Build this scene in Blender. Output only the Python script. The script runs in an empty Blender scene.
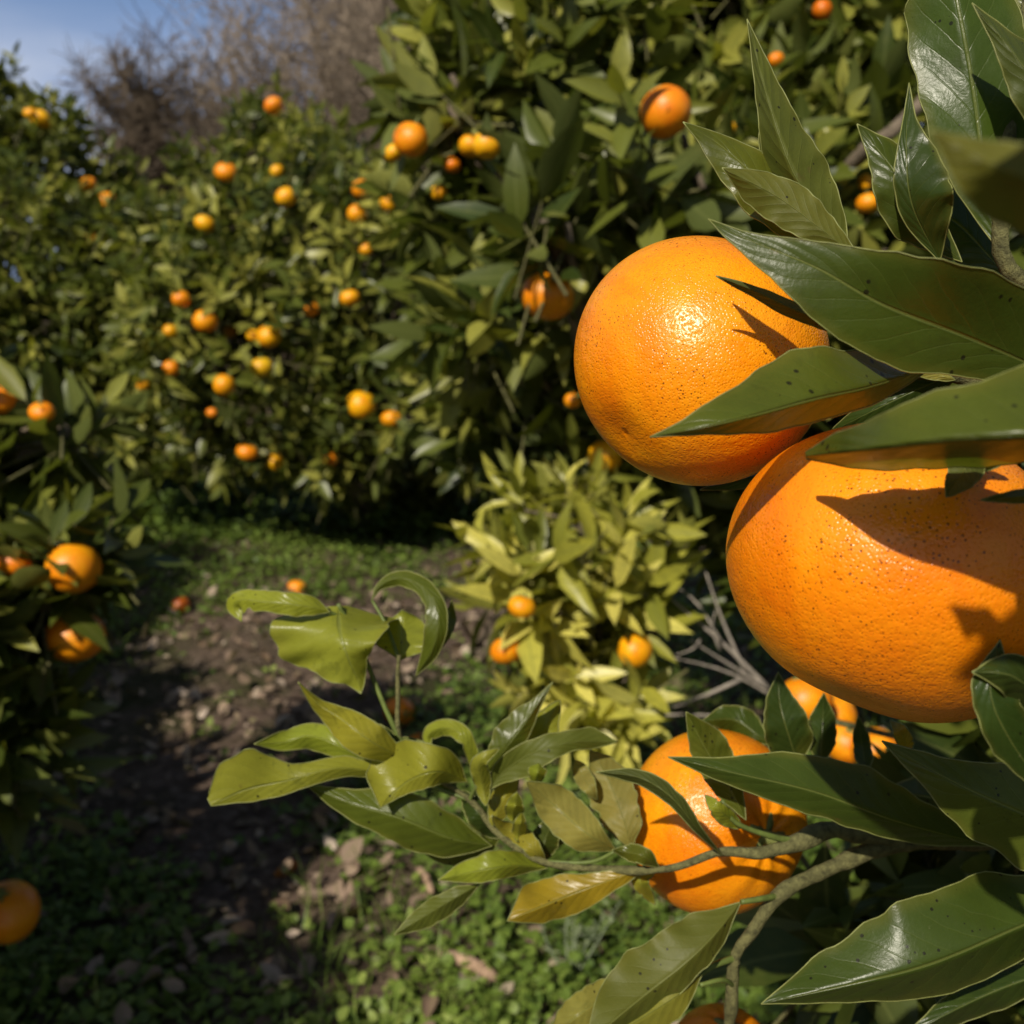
import bpy, math, random
import numpy as np
from mathutils import Vector, Matrix
from mathutils.bvhtree import BVHTree

R = math.radians
sc = bpy.context.scene
C = sc.collection
rng = np.random.default_rng(11)
random.seed(11)

# ------------------------------------------------------------------ camera
F_PX = 1000.0
CAM = np.array([0.0, 0.0, 0.90])
PITCH = R(12.0)
RT = np.array([1.0, 0.0, 0.0])
FW = np.array([0.0, math.cos(PITCH), -math.sin(PITCH)])
UP = np.array([0.0, math.sin(PITCH), math.cos(PITCH)])
cd = bpy.data.cameras.new('camera')
cam = bpy.data.objects.new('camera', cd); C.objects.link(cam)
cam.location = CAM
cam.rotation_euler = (R(90) - PITCH, 0, 0)
cd.sensor_width = 36.0
cd.lens = 36.0 * F_PX / 1024.0
cd.clip_start = 0.01
cd.clip_end = 3000
cd.dof.use_dof = True
cd.dof.focus_distance = 0.27
cd.dof.aperture_fstop = cd.lens / 2.05
cd.dof.aperture_blades = 0
sc.camera = cam


def at(px, py, d):
    """world point seen at a pixel, d metres along the view axis"""
    return CAM + RT * ((px - 512.0) / F_PX * d) + UP * ((512.0 - py) / F_PX * d) + FW * d


def unit(v):
    v = np.asarray(v, float)
    return v / (np.linalg.norm(v, axis=-1, keepdims=True) + 1e-12)


SUN = unit(RT * -0.46 + UP * 0.62 - FW * 1.0)      # direction towards the sun

# ------------------------------------------------------------------ scene helpers


def tag(o, label=None, cat=None, group=None, kind=None):
    if label: o['label'] = label
    if cat: o['category'] = cat
    if group: o['group'] = group
    if kind: o['kind'] = kind
    return o


def empty(name, loc):
    o = bpy.data.objects.new(name, None)
    C.objects.link(o)
    o.location = [float(q) for q in loc]
    o.empty_display_size = 0.1
    return o


def origin_of(p):
    w = np.zeros(3)
    while p is not None:
        w = w + np.array(p.location)
        p = p.parent
    return w


def make_mesh(name, V, faces, mats, parent=None, smooth=True, fmat=None, uv=None, attr=None):
    """faces: list of int arrays (n,3) / (n,4). V in world coordinates."""
    V = np.asarray(V, np.float32).reshape(-1, 3)
    if parent is not None:
        V = V - origin_of(parent).astype(np.float32)
    me = bpy.data.meshes.new(name)
    counts = []; idx = []
    for f in faces:
        f = np.asarray(f, np.int32)
        if f.size == 0: continue
        counts.append(np.full(len(f), f.shape[1], np.int32)); idx.append(f.ravel())
    counts = np.concatenate(counts); idx = np.concatenate(idx)
    me.vertices.add(len(V)); me.vertices.foreach_set('co', V.ravel())
    me.loops.add(len(idx)); me.loops.foreach_set('vertex_index', idx)
    me.polygons.add(len(counts))
    st = np.concatenate([[0], np.cumsum(counts)[:-1]]).astype(np.int32)
    me.polygons.foreach_set('loop_start', st)
    me.polygons.foreach_set('loop_total', counts)
    if fmat is not None:
        me.polygons.foreach_set('material_index', np.asarray(fmat, np.int32))
    me.polygons.foreach_set('use_smooth', np.full(len(counts), smooth, bool))
    if uv is not None:
        l = me.uv_layers.new(name='UVMap')
        l.data.foreach_set('uv', np.asarray(uv, np.float32)[idx].ravel())
    if attr is not None:
        for k, a in attr.items():
            q = me.attributes.new(k, 'FLOAT', 'POINT')
            q.data.foreach_set('value', np.asarray(a, np.float32))
    me.update(calc_edges=True)
    me.validate()
    for m in (mats if isinstance(mats, (list, tuple)) else [mats]):
        me.materials.append(m)
    o = bpy.data.objects.new(name, me)
    C.objects.link(o)
    if parent is not None: o.parent = parent
    return o


def catmull(P, n):
    P = np.asarray(P, float)
    if len(P) == 2:
        t = np.linspace(0, 1, n)[:, None]
        return P[0] * (1 - t) + P[1] * t
    Q = np.vstack([2 * P[0] - P[1], P, 2 * P[-1] - P[-2]])
    seg = len(P) - 1
    # chord-length parametrisation
    L = np.concatenate([[0], np.cumsum(np.linalg.norm(np.diff(P[:, :2] if P.shape[1] > 3 else P, axis=0), axis=1))])
    L /= L[-1]
    out = []
    for u in np.linspace(0, 1, n):
        i = min(np.searchsorted(L, u, side='right') - 1, seg - 1)
        s = (u - L[i]) / (L[i + 1] - L[i] + 1e-12)
        p0, p1, p2, p3 = Q[i], Q[i + 1], Q[i + 2], Q[i + 3]
        out.append(0.5 * ((2 * p1) + (-p0 + p2) * s + (2 * p0 - 5 * p1 + 4 * p2 - p3) * s * s + (-p0 + 3 * p1 - 3 * p2 + p3) * s ** 3))
    return np.array(out)


def tube(path, rad, sides=8, cap=True):
    """returns V, quads, tris for one tube along a polyline"""
    P = np.asarray(path, float); n = len(P)
    rad = np.broadcast_to(np.asarray(rad, float), (n,))
    T = unit(np.gradient(P, axis=0))
    ref = np.array([0.13, 0.21, 0.97]) if abs(T[0] @ np.array([0.13, 0.21, 0.97])) < 0.9 else np.array([1.0, 0, 0])
    A = unit(np.cross(T, ref)); B = np.cross(T, A)
    ang = np.linspace(0, 2 * np.pi, sides, endpoint=False)
    V = (P[:, None, :] + rad[:, None, None] * (np.cos(ang)[None, :, None] * A[:, None, :] + np.sin(ang)[None, :, None] * B[:, None, :])).reshape(-1, 3)
    i = np.arange(n - 1)[:, None] * sides; j = np.arange(sides)[None, :]; k = (j + 1) % sides
    q = np.stack([i + j, i + k, i + sides + k, i + sides + j], -1).reshape(-1, 4)
    tr = np.zeros((0, 3), int)
    if cap:
        V = np.vstack([V, P[:1], P[-1:]]); c0 = n * sides; c1 = c0 + 1
        jj = np.arange(sides); kk = (jj + 1) % sides
        tr = np.vstack([np.stack([np.full(sides, c0), kk, jj], -1), np.stack([np.full(sides, c1), (n - 1) * sides + jj, (n - 1) * sides + kk], -1)])
    return V, q, tr


class Build:
    def __init__(s): s.V = []; s.q = []; s.t = []; s.n = 0
    def add(s, V, q=None, t=None):
        s.V.append(np.asarray(V, float))
        if q is not None and len(q): s.q.append(np.asarray(q, int) + s.n)
        if t is not None and len(t): s.t.append(np.asarray(t, int) + s.n)
        s.n += len(V)
    def tube(s, path, rad, sides=8): s.add(*tube(path, rad, sides))
    def out(s, name, mat, parent=None, smooth=True):
        fs = []
        if s.q: fs.append(np.vstack(s.q))
        if s.t: fs.append(np.vstack(s.t))
        return make_mesh(name, np.vstack(s.V), fs, mat, parent, smooth)

# ------------------------------------------------------------------ node helpers


class NT:
    def __init__(s, name):
        s.m = bpy.data.materials.new(name); s.m.use_nodes = True
        s.t = s.m.node_tree; s.t.nodes.clear()
        s.out = s.t.nodes.new('ShaderNodeOutputMaterial')
    def n(s, typ, **kw):
        nd = s.t.nodes.new(typ)
        for k, v in kw.items(): setattr(nd, k, v)
        return nd
    def l(s, a, b): s.t.links.new(a, b)
    def set(s, sock, v):
        if isinstance(v, bpy.types.NodeSocket): s.l(v, sock)
        elif isinstance(v, (tuple, list)) and len(v) == 3 and sock.type == 'RGBA': sock.default_value = (*v, 1)
        else: sock.default_value = v
    def math(s, op, a, b=None, c=None, clamp=False):
        nd = s.n('ShaderNodeMath', operation=op, use_clamp=clamp)
        s.set(nd.inputs[0], a)
        if b is not None: s.set(nd.inputs[1], b)
        if c is not None: s.set(nd.inputs[2], c)
        return nd.outputs[0]
    def mix(s, f, a, b, blend='MIX'):
        nd = s.n('ShaderNodeMix', data_type='RGBA', blend_type=blend)
        s.set(nd.inputs[0], f); s.set(nd.inputs[6], a); s.set(nd.inputs[7], b)
        return nd.outputs[2]
    def ramp(s, f, stops, interp='LINEAR'):
        nd = s.n('ShaderNodeValToRGB'); cr = nd.color_ramp; cr.interpolation = interp
        while len(cr.elements) < len(stops): cr.elements.new(0.5)
        for e, (p, c) in zip(cr.elements, stops):
            e.position = p; e.color = (*c, 1) if len(c) == 3 else c
        s.set(nd.inputs[0], f); return nd.outputs[0]
    def smooth(s, v, a, b):
        nd = s.n('ShaderNodeMapRange', interpolation_type='SMOOTHSTEP', clamp=True)
        s.set(nd.inputs[0], v); nd.inputs[1].default_value = a; nd.inputs[2].default_value = b
        nd.inputs[3].default_value = 0; nd.inputs[4].default_value = 1
        return nd.outputs[0]
    def noise(s, vec, scale, detail=3, rough=0.55, dist=0.0):
        nd = s.n('ShaderNodeTexNoise'); nd.inputs['Scale'].default_value = scale
        nd.inputs['Detail'].default_value = detail; nd.inputs['Roughness'].default_value = rough
        nd.inputs['Distortion'].default_value = dist
        if vec is not None: s.l(vec, nd.inputs['Vector'])
        return nd
    def bsdf(s, **kw):
        nd = s.n('ShaderNodeBsdfPrincipled')
        for k, v in kw.items(): s.set(nd.inputs[k.replace('_', ' ')], v)
        return nd
    def bump(s, h, strength=0.3, dist=0.001, normal=None):
        nd = s.n('ShaderNodeBump'); nd.inputs['Strength'].default_value = strength
        nd.inputs['Distance'].default_value = dist; s.l(h, nd.inputs['Height'])
        if normal is not None: s.l(normal, nd.inputs['Normal'])
        return nd.outputs[0]


def mat_hero_leaf():
    s = NT('leaf_blade')
    uv = s.n('ShaderNodeUVMap').outputs[0]
    sp = s.n('ShaderNodeSeparateXYZ'); s.l(uv, sp.inputs[0])
    geo = s.n('ShaderNodeNewGeometry')
    tc = s.n('ShaderNodeTexCoord').outputs['Object']
    oi = s.n('ShaderNodeObjectInfo')
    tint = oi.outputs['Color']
    a = s.math('ABSOLUTE', s.math('SUBTRACT', s.math('MULTIPLY', sp.outputs[0], 2.0), 1.0))
    wob = s.noise(tc, 150.0, 2).outputs['Fac']
    wob = s.math('MULTIPLY', s.math('SUBTRACT', wob, 0.5), 0.16)
    mid = s.math('SUBTRACT', 1.0, s.smooth(a, 0.012, 0.045))
    # lateral veins leave the midrib and run towards the tip
    q = s.math('ADD', s.math('SUBTRACT', s.math('MULTIPLY', sp.outputs[1], 11.0), s.math('MULTIPLY', s.math('POWER', a, 0.85), 2.2)), s.math('MULTIPLY', wob, 1.6))
    pp = s.math('PINGPONG', s.math('ADD', q, 20.0), 0.5)
    vein = s.math('SUBTRACT', 1.0, s.smooth(pp, 0.0, 0.06))
    vein = s.math('MULTIPLY', vein, s.math('SUBTRACT', 1.0, s.smooth(a, 0.6, 0.95)))
    soft = s.smooth(pp, 0.0, 0.5)
    big = s.noise(tc, 45.0, 4, 0.6).outputs['Fac']
    fine = s.noise(tc, 900.0, 3, 0.6).outputs['Fac']
    k = s.math('ADD', 0.70, s.math('MULTIPLY', big, 0.6))
    cc = s.n('ShaderNodeCombineColor')
    for i in range(3): s.l(k, cc.inputs[i])
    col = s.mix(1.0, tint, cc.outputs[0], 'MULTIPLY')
    yel = s.smooth(s.noise(tc, 28.0, 3, 0.6).outputs['Fac'], 0.55, 0.8)
    col = s.mix(s.math('MULTIPLY', yel, 0.35), col, (0.16, 0.15, 0.02))
    col = s.mix(s.math('MULTIPLY', fine, 0.22), col, (0.02, 0.025, 0.004))
    blot = s.smooth(s.noise(tc, 75.0, 5, 0.7, 0.4).outputs['Fac'], 0.56, 0.66)
    col = s.mix(s.math('MULTIPLY', blot, 0.28), col, (0.035, 0.045, 0.008))
    edge = s.smooth(a, 0.72, 1.0)
    col = s.mix(s.math('MULTIPLY', edge, s.math('MULTIPLY', big, 0.35)), col, (0.20, 0.17, 0.03))
    rust = s.math('MULTIPLY', s.smooth(s.noise(tc, 130.0, 4, 0.75).outputs['Fac'], 0.66, 0.74), 0.45)
    col = s.mix(rust, col, (0.10, 0.06, 0.02))
    col = s.mix(s.math('MULTIPLY', vein, 0.10), col, (0.13, 0.15, 0.035))
    col = s.mix(s.math('MULTIPLY', mid, 0.50), col, (0.17, 0.19, 0.05))
    # paler, duller underside
    col = s.mix(s.math('MULTIPLY', geo.outputs['Backfacing'], 0.35), col, (0.12, 0.125, 0.022))
    # dark scab specks, gathered in places
    vo = s.n('ShaderNodeTexVoronoi'); vo.inputs['Scale'].default_value = 420.0; s.l(tc, vo.inputs['Vector'])
    vs = s.n('ShaderNodeSeparateColor'); s.l(vo.outputs['Color'], vs.inputs[0])
    place = s.smooth(s.noise(tc, 60.0, 2).outputs['Fac'], 0.42, 0.62)
    rad = s.math('MULTIPLY', s.smooth(vs.outputs[0], 0.62, 1.0), s.math('MULTIPLY', place, 0.30))
    spk = s.math('MULTIPLY', s.math('LESS_THAN', vo.outputs['Distance'], rad), s.math('GREATER_THAN', vs.outputs[0], 0.7))
    col = s.mix(s.math('MULTIPLY', spk, 0.85), col, (0.012, 0.010, 0.006))
    # pale scuffs
    sc_ = s.smooth(s.noise(tc, 210.0, 5, 0.75).outputs['Fac'], 0.69, 0.75)
    col = s.mix(s.math('MULTIPLY', sc_, 0.45), col, (0.22, 0.21, 0.12))
    h = s.math('ADD', s.math('MULTIPLY', soft, 0.22), s.math('MULTIPLY', vein, -0.16))
    h = s.math('ADD', h, s.math('MULTIPLY', mid, -1.1))
    h = s.math('ADD', h, s.math('MULTIPLY', fine, 0.30))
    h = s.math('ADD', h, s.math('MULTIPLY', big, 1.1))
    nrm = s.bump(h, 0.5, 0.0006)
    ro = s.math('ADD', 0.20, s.math('MULTIPLY', s.noise(tc, 120.0, 4, 0.7).outputs['Fac'], 0.24))
    ro = s.math('ADD', ro, s.math('MULTIPLY', geo.outputs['Backfacing'], 0.22))
    b = s.bsdf(Base_Color=col, Roughness=ro, Normal=nrm)
    b.inputs['Specular IOR Level'].default_value = 0.33
    tr = s.n('ShaderNodeBsdfTranslucent')
    tcol = s.mix(1.0, col, (2.2, 2.4, 0.9), 'MULTIPLY')
    s.l(tcol, tr.inputs['Color']); s.l(nrm, tr.inputs['Normal'])
    mx = s.n('ShaderNodeMixShader'); mx.inputs[0].default_value = 0.26
    s.l(b.outputs[0], mx.inputs[1]); s.l(tr.outputs[0], mx.inputs[2])
    s.l(mx.outputs[0], s.out.inputs[0])
    return s.m


def mat_simple(name, col, rough=0.6, var=0.35, scale=60.0, bump=0.3, bdist=0.001, spec=0.3, trans=0.0):
    s = NT(name)
    tc = s.n('ShaderNodeTexCoord').outputs['Object']
    n1 = s.noise(tc, scale, 5, 0.65).outputs['Fac']
    lo = tuple(c * (1 - var) for c in col); hi = tuple(min(1, c * (1 + var)) for c in col)
    c = s.ramp(n1, [(0.3, lo), (0.7, hi)])
    nrm = s.bump(s.noise(tc, scale * 3, 4, 0.7).outputs['Fac'], bump, bdist)
    b = s.bsdf(Base_Color=c, Roughness=rough, Normal=nrm)
    b.inputs['Specular IOR Level'].default_value = spec
    if trans:
        tr = s.n('ShaderNodeBsdfTranslucent'); s.l(c, tr.inputs[0])
        mx = s.n('ShaderNodeMixShader'); mx.inputs[0].default_value = trans
        s.l(b.outputs[0], mx.inputs[1]); s.l(tr.outputs[0], mx.inputs[2]); s.l(mx.outputs[0], s.out.inputs[0])
    else:
        s.l(b.outputs[0], s.out.inputs[0])
    return s.m


def mat_foliage(name, dark, mid, light, rough=0.38, trans=0.22, spec=0.36, thr=(0.0, 0.55, 1.0)):
    """leaf colour from a per-leaf random value stored on the mesh"""
    s = NT(name)
    at_ = s.n('ShaderNodeAttribute', attribute_name='tint')
    across = s.n('ShaderNodeAttribute', attribute_name='across').outputs['Fac']
    geo = s.n('ShaderNodeNewGeometry')
    c = s.ramp(at_.outputs['Fac'], [(thr[0], dark), (thr[1], mid), (thr[2], light)])
    tc = s.n('ShaderNodeTexCoord').outputs['Object']
    nz = s.noise(tc, 90.0, 3, 0.6).outputs['Fac']
    c = s.mix(s.math('MULTIPLY', s.smooth(nz, 0.45, 0.75), 0.35), c, (0.10, 0.11, 0.02))
    c = s.mix(s.math('MULTIPLY', s.math('SUBTRACT', 1.0, s.smooth(across, 0.0, 0.14)), 0.45), c, (0.16, 0.18, 0.05))
    c = s.mix(s.math('MULTIPLY', geo.outputs['Backfacing'], 0.40), c, (0.14, 0.16, 0.055))
    b = s.bsdf(Base_Color=c, Roughness=rough)
    b.inputs['Specular IOR Level'].default_value = spec
    tr = s.n('ShaderNodeBsdfTranslucent'); s.l(s.mix(1.0, c, (1.9, 2.0, 0.8), 'MULTIPLY'), tr.inputs[0])
    mx = s.n('ShaderNodeMixShader'); mx.inputs[0].default_value = trans
    s.l(b.outputs[0], mx.inputs[1]); s.l(tr.outputs[0], mx.inputs[2]); s.l(mx.outputs[0], s.out.inputs[0])
    return s.m


def mat_peel(name, near=True):
    s = NT(name)
    tc = s.n('ShaderNodeTexCoord').outputs['Object']
    oi = s.n('ShaderNodeObjectInfo')
    mp = s.n('ShaderNodeVectorMath', operation='ADD'); s.l(tc, mp.inputs[0]); om = s.n('ShaderNodeVectorMath', operation='SCALE'); s.l(oi.outputs['Location'], om.inputs[0]); om.inputs[3].default_value = 27.0; s.l(om.outputs[0], mp.inputs[1])
    scl = s.n('ShaderNodeVectorMath', operation='SCALE'); s.l(mp.outputs[0], scl.inputs[0]); scl.inputs[3].default_value = 0.037
    v = scl.outputs[0]
    n1 = s.noise(v, 30.0, 5, 0.65, 0.4).outputs['Fac']
    c = s.ramp(n1, [(0.30, (0.70, 0.17, 0.002)), (0.50, (0.81, 0.265, 0.003)), (0.70, (0.85, 0.34, 0.006)), (0.85, (0.80, 0.40, 0.010))])
    c = s.mix(1.0, c, oi.outputs['Color'], 'MULTIPLY')
    if near:
        pit = s.n('ShaderNodeTexVoronoi'); pit.inputs['Scale'].default_value = 1250.0; s.l(v, pit.inputs['Vector'])
        pit.inputs['Randomness'].default_value = 0.9
        pd = s.smooth(pit.outputs['Distance'], 0.05, 0.55)
        # oil-gland dots, slightly deeper orange
        c = s.mix(s.math('MULTIPLY', s.math('SUBTRACT', 1.0, s.smooth(pit.outputs['Distance'], 0.08, 0.32)), 0.40), c, (0.62, 0.14, 0.002))
        # rust-brown specks gathered in drifts
        sv = s.n('ShaderNodeTexVoronoi'); sv.inputs['Scale'].default_value = 1120.0; s.l(v, sv.inputs['Vector'])
        ss = s.n('ShaderNodeSeparateColor'); s.l(sv.outputs['Color'], ss.inputs[0])
        drift = s.smooth(s.noise(v, 55.0, 3, 0.6).outputs['Fac'], 0.36, 0.66)
        rad = s.math('MULTIPLY', s.math('ADD', 0.16, s.math('MULTIPLY', ss.outputs[1], 0.17)), s.math('ADD', 0.5, s.math('MULTIPLY', drift, 0.6)))
        thr = s.math('SUBTRACT', 0.76, s.math('MULTIPLY', drift, 0.36))
        sp = s.math('MULTIPLY', s.math('LESS_THAN', sv.outputs['Distance'], rad), s.math('GREATER_THAN', ss.outputs[0], thr))
        c = s.mix(s.math('MULTIPLY', sp, s.math('ADD', 0.50, s.math('MULTIPLY', ss.outputs[2], 0.45))), c, (0.12, 0.028, 0.004))
        scar = s.math('MULTIPLY', s.smooth(s.noise(v, 70.0, 6, 0.75, 0.8).outputs['Fac'], 0.64, 0.70), 0.40)
        c = s.mix(scar, c, (0.36, 0.13, 0.02))
        lump = s.noise(v, 170.0, 3, 0.6).outputs['Fac']
        wide = s.noise(v, 480.0, 3, 0.6).outputs['Fac']
        h = s.math('ADD', s.math('MULTIPLY', pd, 0.55), s.math('MULTIPLY', lump, 2.0))
        h = s.math('ADD', h, s.math('MULTIPLY', wide, 1.3))
        nrm = s.bump(h, 0.50, 0.00040)
        b = s.bsdf(Base_Color=c, Roughness=0.27, Normal=nrm)
        b.inputs['Specular IOR Level'].default_value = 0.40
    else:
        wide = s.noise(v, 260.0, 2, 0.6).outputs['Fac']
        b = s.bsdf(Base_Color=c, Roughness=0.42, Normal=s.bump(wide, 0.4, 0.001))
        b.inputs['Specular IOR Level'].default_value = 0.45
    b.inputs['Subsurface Weight'].default_value = 0.12
    b.inputs['Subsurface Radius'].default_value = (1.0, 0.35, 0.05)
    b.inputs['Subsurface Scale'].default_value = 0.004
    s.l(b.outputs[0], s.out.inputs[0])
    return s.m


def mat_ground():
    s = NT('orchard_soil')
    tc = s.n('ShaderNodeTexCoord').outputs['Object']
    n1 = s.noise(tc, 3.0, 6, 0.65).outputs['Fac']
    n2 = s.noise(tc, 45.0, 5, 0.7).outputs['Fac']
    n3 = s.noise(tc, 1.1, 3, 0.6).outputs['Fac']
    c = s.ramp(n2, [(0.30, (0.055, 0.036, 0.026)), (0.52, (0.125, 0.086, 0.064)), (0.72, (0.28, 0.20, 0.158))])
    c = s.mix(s.smooth(n1, 0.45, 0.65), c, (0.045, 0.045, 0.016))
    c = s.mix(s.math('MULTIPLY', s.smooth(n3, 0.45, 0.7), 0.4), c, (0.03, 0.05, 0.012))
    h = s.math('ADD', s.math('MULTIPLY', n2, 1.0), s.math('MULTIPLY', s.noise(tc, 160.0, 4, 0.7).outputs['Fac'], 0.4))
    b = s.bsdf(Base_Color=c, Roughness=0.95, Normal=s.bump(h, 0.9, 0.012))
    b.inputs['Specular IOR Level'].default_value = 0.15
    s.l(b.outputs[0], s.out.inputs[0])
    return s.m


M_LEAF = mat_hero_leaf()
M_RIM = mat_simple('leaf_rim', (0.17, 0.18, 0.055), 0.5, 0.3, 300, 0.0)
M_PETIOLE = mat_simple('petiole', (0.10, 0.13, 0.03), 0.5, 0.35, 200, 0.3, 0.0003)
M_TWIG = mat_simple('green_bark', (0.125, 0.118, 0.045), 0.72, 0.6, 330, 1.0, 0.0012)
M_BARK = mat_simple('grey_bark', (0.16, 0.125, 0.09), 0.85, 0.5, 45, 0.8, 0.004)
M_DRY = mat_simple('dry_twig', (0.30, 0.26, 0.22), 0.85, 0.35, 90, 0.4, 0.001)
M_FOL = mat_foliage('citrus_foliage', (0.030, 0.048, 0.008), (0.096, 0.115, 0.016), (0.30, 0.29, 0.055))
M_FOLY = mat_foliage('yellowing_foliage', (0.12, 0.135, 0.018), (0.38, 0.36, 0.05), (0.66, 0.59, 0.14), trans=0.28)
M_CONI = mat_foliage('dark_evergreen', (0.02, 0.03, 0.012), (0.035, 0.05, 0.018), (0.06, 0.075, 0.03), rough=0.6)
M_CLOVER = mat_foliage('weed_leaves', (0.065, 0.115, 0.018), (0.15, 0.22, 0.034), (0.28, 0.34, 0.08), rough=0.5, trans=0.25)
M_LITTER = mat_foliage('dead_leaves', (0.13, 0.08, 0.055), (0.28, 0.20, 0.15), (0.50, 0.40, 0.33), rough=0.75, trans=0.08, spec=0.2)
M_BARE = mat_simple('bare_twigs', (0.27, 0.215, 0.165), 0.9, 0.35, 8, 0.0)
M_BARE_D = mat_simple('dark_bare_twigs', (0.13, 0.098, 0.07), 0.9, 0.35, 8, 0.0)
M_PEEL = mat_peel('mandarin_peel', True)
M_PEEL_FAR = mat_peel('mandarin_peel_small', False)
M_CALYX = mat_simple('calyx', (0.16, 0.18, 0.05), 0.6, 0.4, 200, 0.4, 0.0005)
M_GROUND = mat_ground()
M_STICK = mat_simple('dead_wood', (0.33, 0.22, 0.15), 0.9, 0.4, 40, 0.6, 0.003)

# ------------------------------------------------------------------ ground


def ground_h(x, y):
    x = np.asarray(x, float); y = np.asarray(y, float)
    h = 0.018 * np.sin(2.1 * x + 0.7) * np.sin(1.7 * y + 1.1) + 0.010 * np.sin(5.3 * x + 1.9 * y) + 0.006 * np.sin(9.1 * y - 6.0 * x + 0.4)
    r = np.clip((y - 6.5) / 9.0, 0, 1); r = r * r * (3 - 2 * r)
    side = np.clip((x + 6.5) / 6.0, 0, 1); side = side * side * (3 - 2 * side)
    far = np.clip((y - 15.0) / 40.0, 0, 1)
    return h + r * (0.5 + 1.5 * side) + far * (1.5 + 2.0 * side)


def axis(a, b, step, far):
    core = np.arange(a, b + 1e-6, step)
    g = [step]
    while sum(g) < far: g.append(g[-1] * 1.35)
    ext = np.cumsum(g)
    return np.concatenate([core[0] - ext[::-1], core, core[-1] + ext])


gx = axis(-4.5, 4.5, 0.06, 900); gy = axis(-1.5, 9.0, 0.06, 900)
XX, YY = np.meshgrid(gx, gy)
V = np.stack([XX, YY, ground_h(XX, YY)], -1).reshape(-1, 3)
nx, ny = len(gx), len(gy)
ii = (np.arange(ny - 1)[:, None] * nx + np.arange(nx - 1)[None, :]).ravel()
g = make_mesh('ground', V, [np.stack([ii, ii + 1, ii + 1 + nx, ii + nx], -1)], M_GROUND)
tag(g, kind='structure')

# ------------------------------------------------------------------ masses of leaves
# template: rows along t, three columns across
T_ROWS = np.array([0.0, 0.22, 0.48, 0.74, 1.0])
T_W = np.array([0.0, 0.80, 1.0, 0.66, 0.0])
_t = [0.0]; _s = [0.0]
for r_ in (1, 2, 3):
    _t += [T_ROWS[r_]] * 3; _s += [-1.0, 0.0, 1.0]
_t.append(1.0); _s.append(0.0)
LT = np.array(_t); LS = np.array(_s)
LW = np.interp(LT, T_ROWS, T_W)
LQ = np.array([[1, 2, 5, 4], [2, 3, 6, 5], [4, 5, 8, 7], [5, 6, 9, 8]])
LTRI = np.array([[0, 2, 1], [0, 3, 2], [7, 8, 10], [8, 9, 10]])


def leaves(O, A, N, L, W, curve, fold, tint):
    """arrays of leaves: origin, axis, upper normal, length, half width"""
    A = unit(A); N = unit(N - (N * A).sum(-1, keepdims=True) * A); S = np.cross(A, N)
    L = L[:, None, None]; W = W[:, None, None]; curve = curve[:, None, None]; fold = fold[:, None, None]
    t = LT[None, :, None]; s = LS[None, :, None]; w = LW[None, :, None]
    V = O[:, None, :] + A[:, None, :] * L * t * (1 - 0.15 * np.abs(curve) * t) - N[:, None, :] * curve * L * t * t \
        + S[:, None, :] * W * w * s + N[:, None, :] * W * w * fold * np.abs(s)
    n = len(O); k = len(LT); off = (np.arange(n) * k)[:, None, None]
    q = (LQ[None] + off).reshape(-1, 4); tr = (LTRI[None] + off).reshape(-1, 3)
    tv = np.repeat(tint, k); ac = np.tile(np.abs(LS), n)
    return V.reshape(-1, 3), q, tr, tv, ac


def lumpy(P):
    return (np.sin(P[:, 0] * 9.1 + P[:, 2] * 5.2) + np.sin(P[:, 1] * 8.3 - P[:, 2] * 7.7 + 1.3) + np.sin(P[:, 0] * 15.7 - P[:, 1] * 13.1 + P[:, 2] * 11.0)) / 3.0


def crown_points(lumps, n, seed, shell=0.45):
    r = np.random.default_rng(seed)
    c = np.array([l[0] for l in lumps], float)
    rad = np.array([np.broadcast_to(l[1], 3) for l in lumps], float)
    area = (rad[:, 0] * rad[:, 2]); pr = area / area.sum()
    idx = r.choice(len(lumps), n, p=pr)
    d = unit(r.normal(size=(n, 3)))
    f = 1.0 - shell * r.random(n) ** 1.6
    P = c[idx] + d * rad[idx] * f[:, None]
    f2 = 1 + 0.23 * lumpy(P)
    P = c[idx] + d * rad[idx] * (f * f2)[:, None]
    # drop what lies deep inside another lump
    deep = np.zeros(n, bool)
    for k in range(len(lumps)):
        q = np.linalg.norm((P - c[k]) / rad[k], axis=1)
        deep |= (q < 0.52)
    keep = ~deep & (P[:, 2] > 0.05)
    return P[keep], unit(d[keep] / rad[idx][keep])


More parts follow.
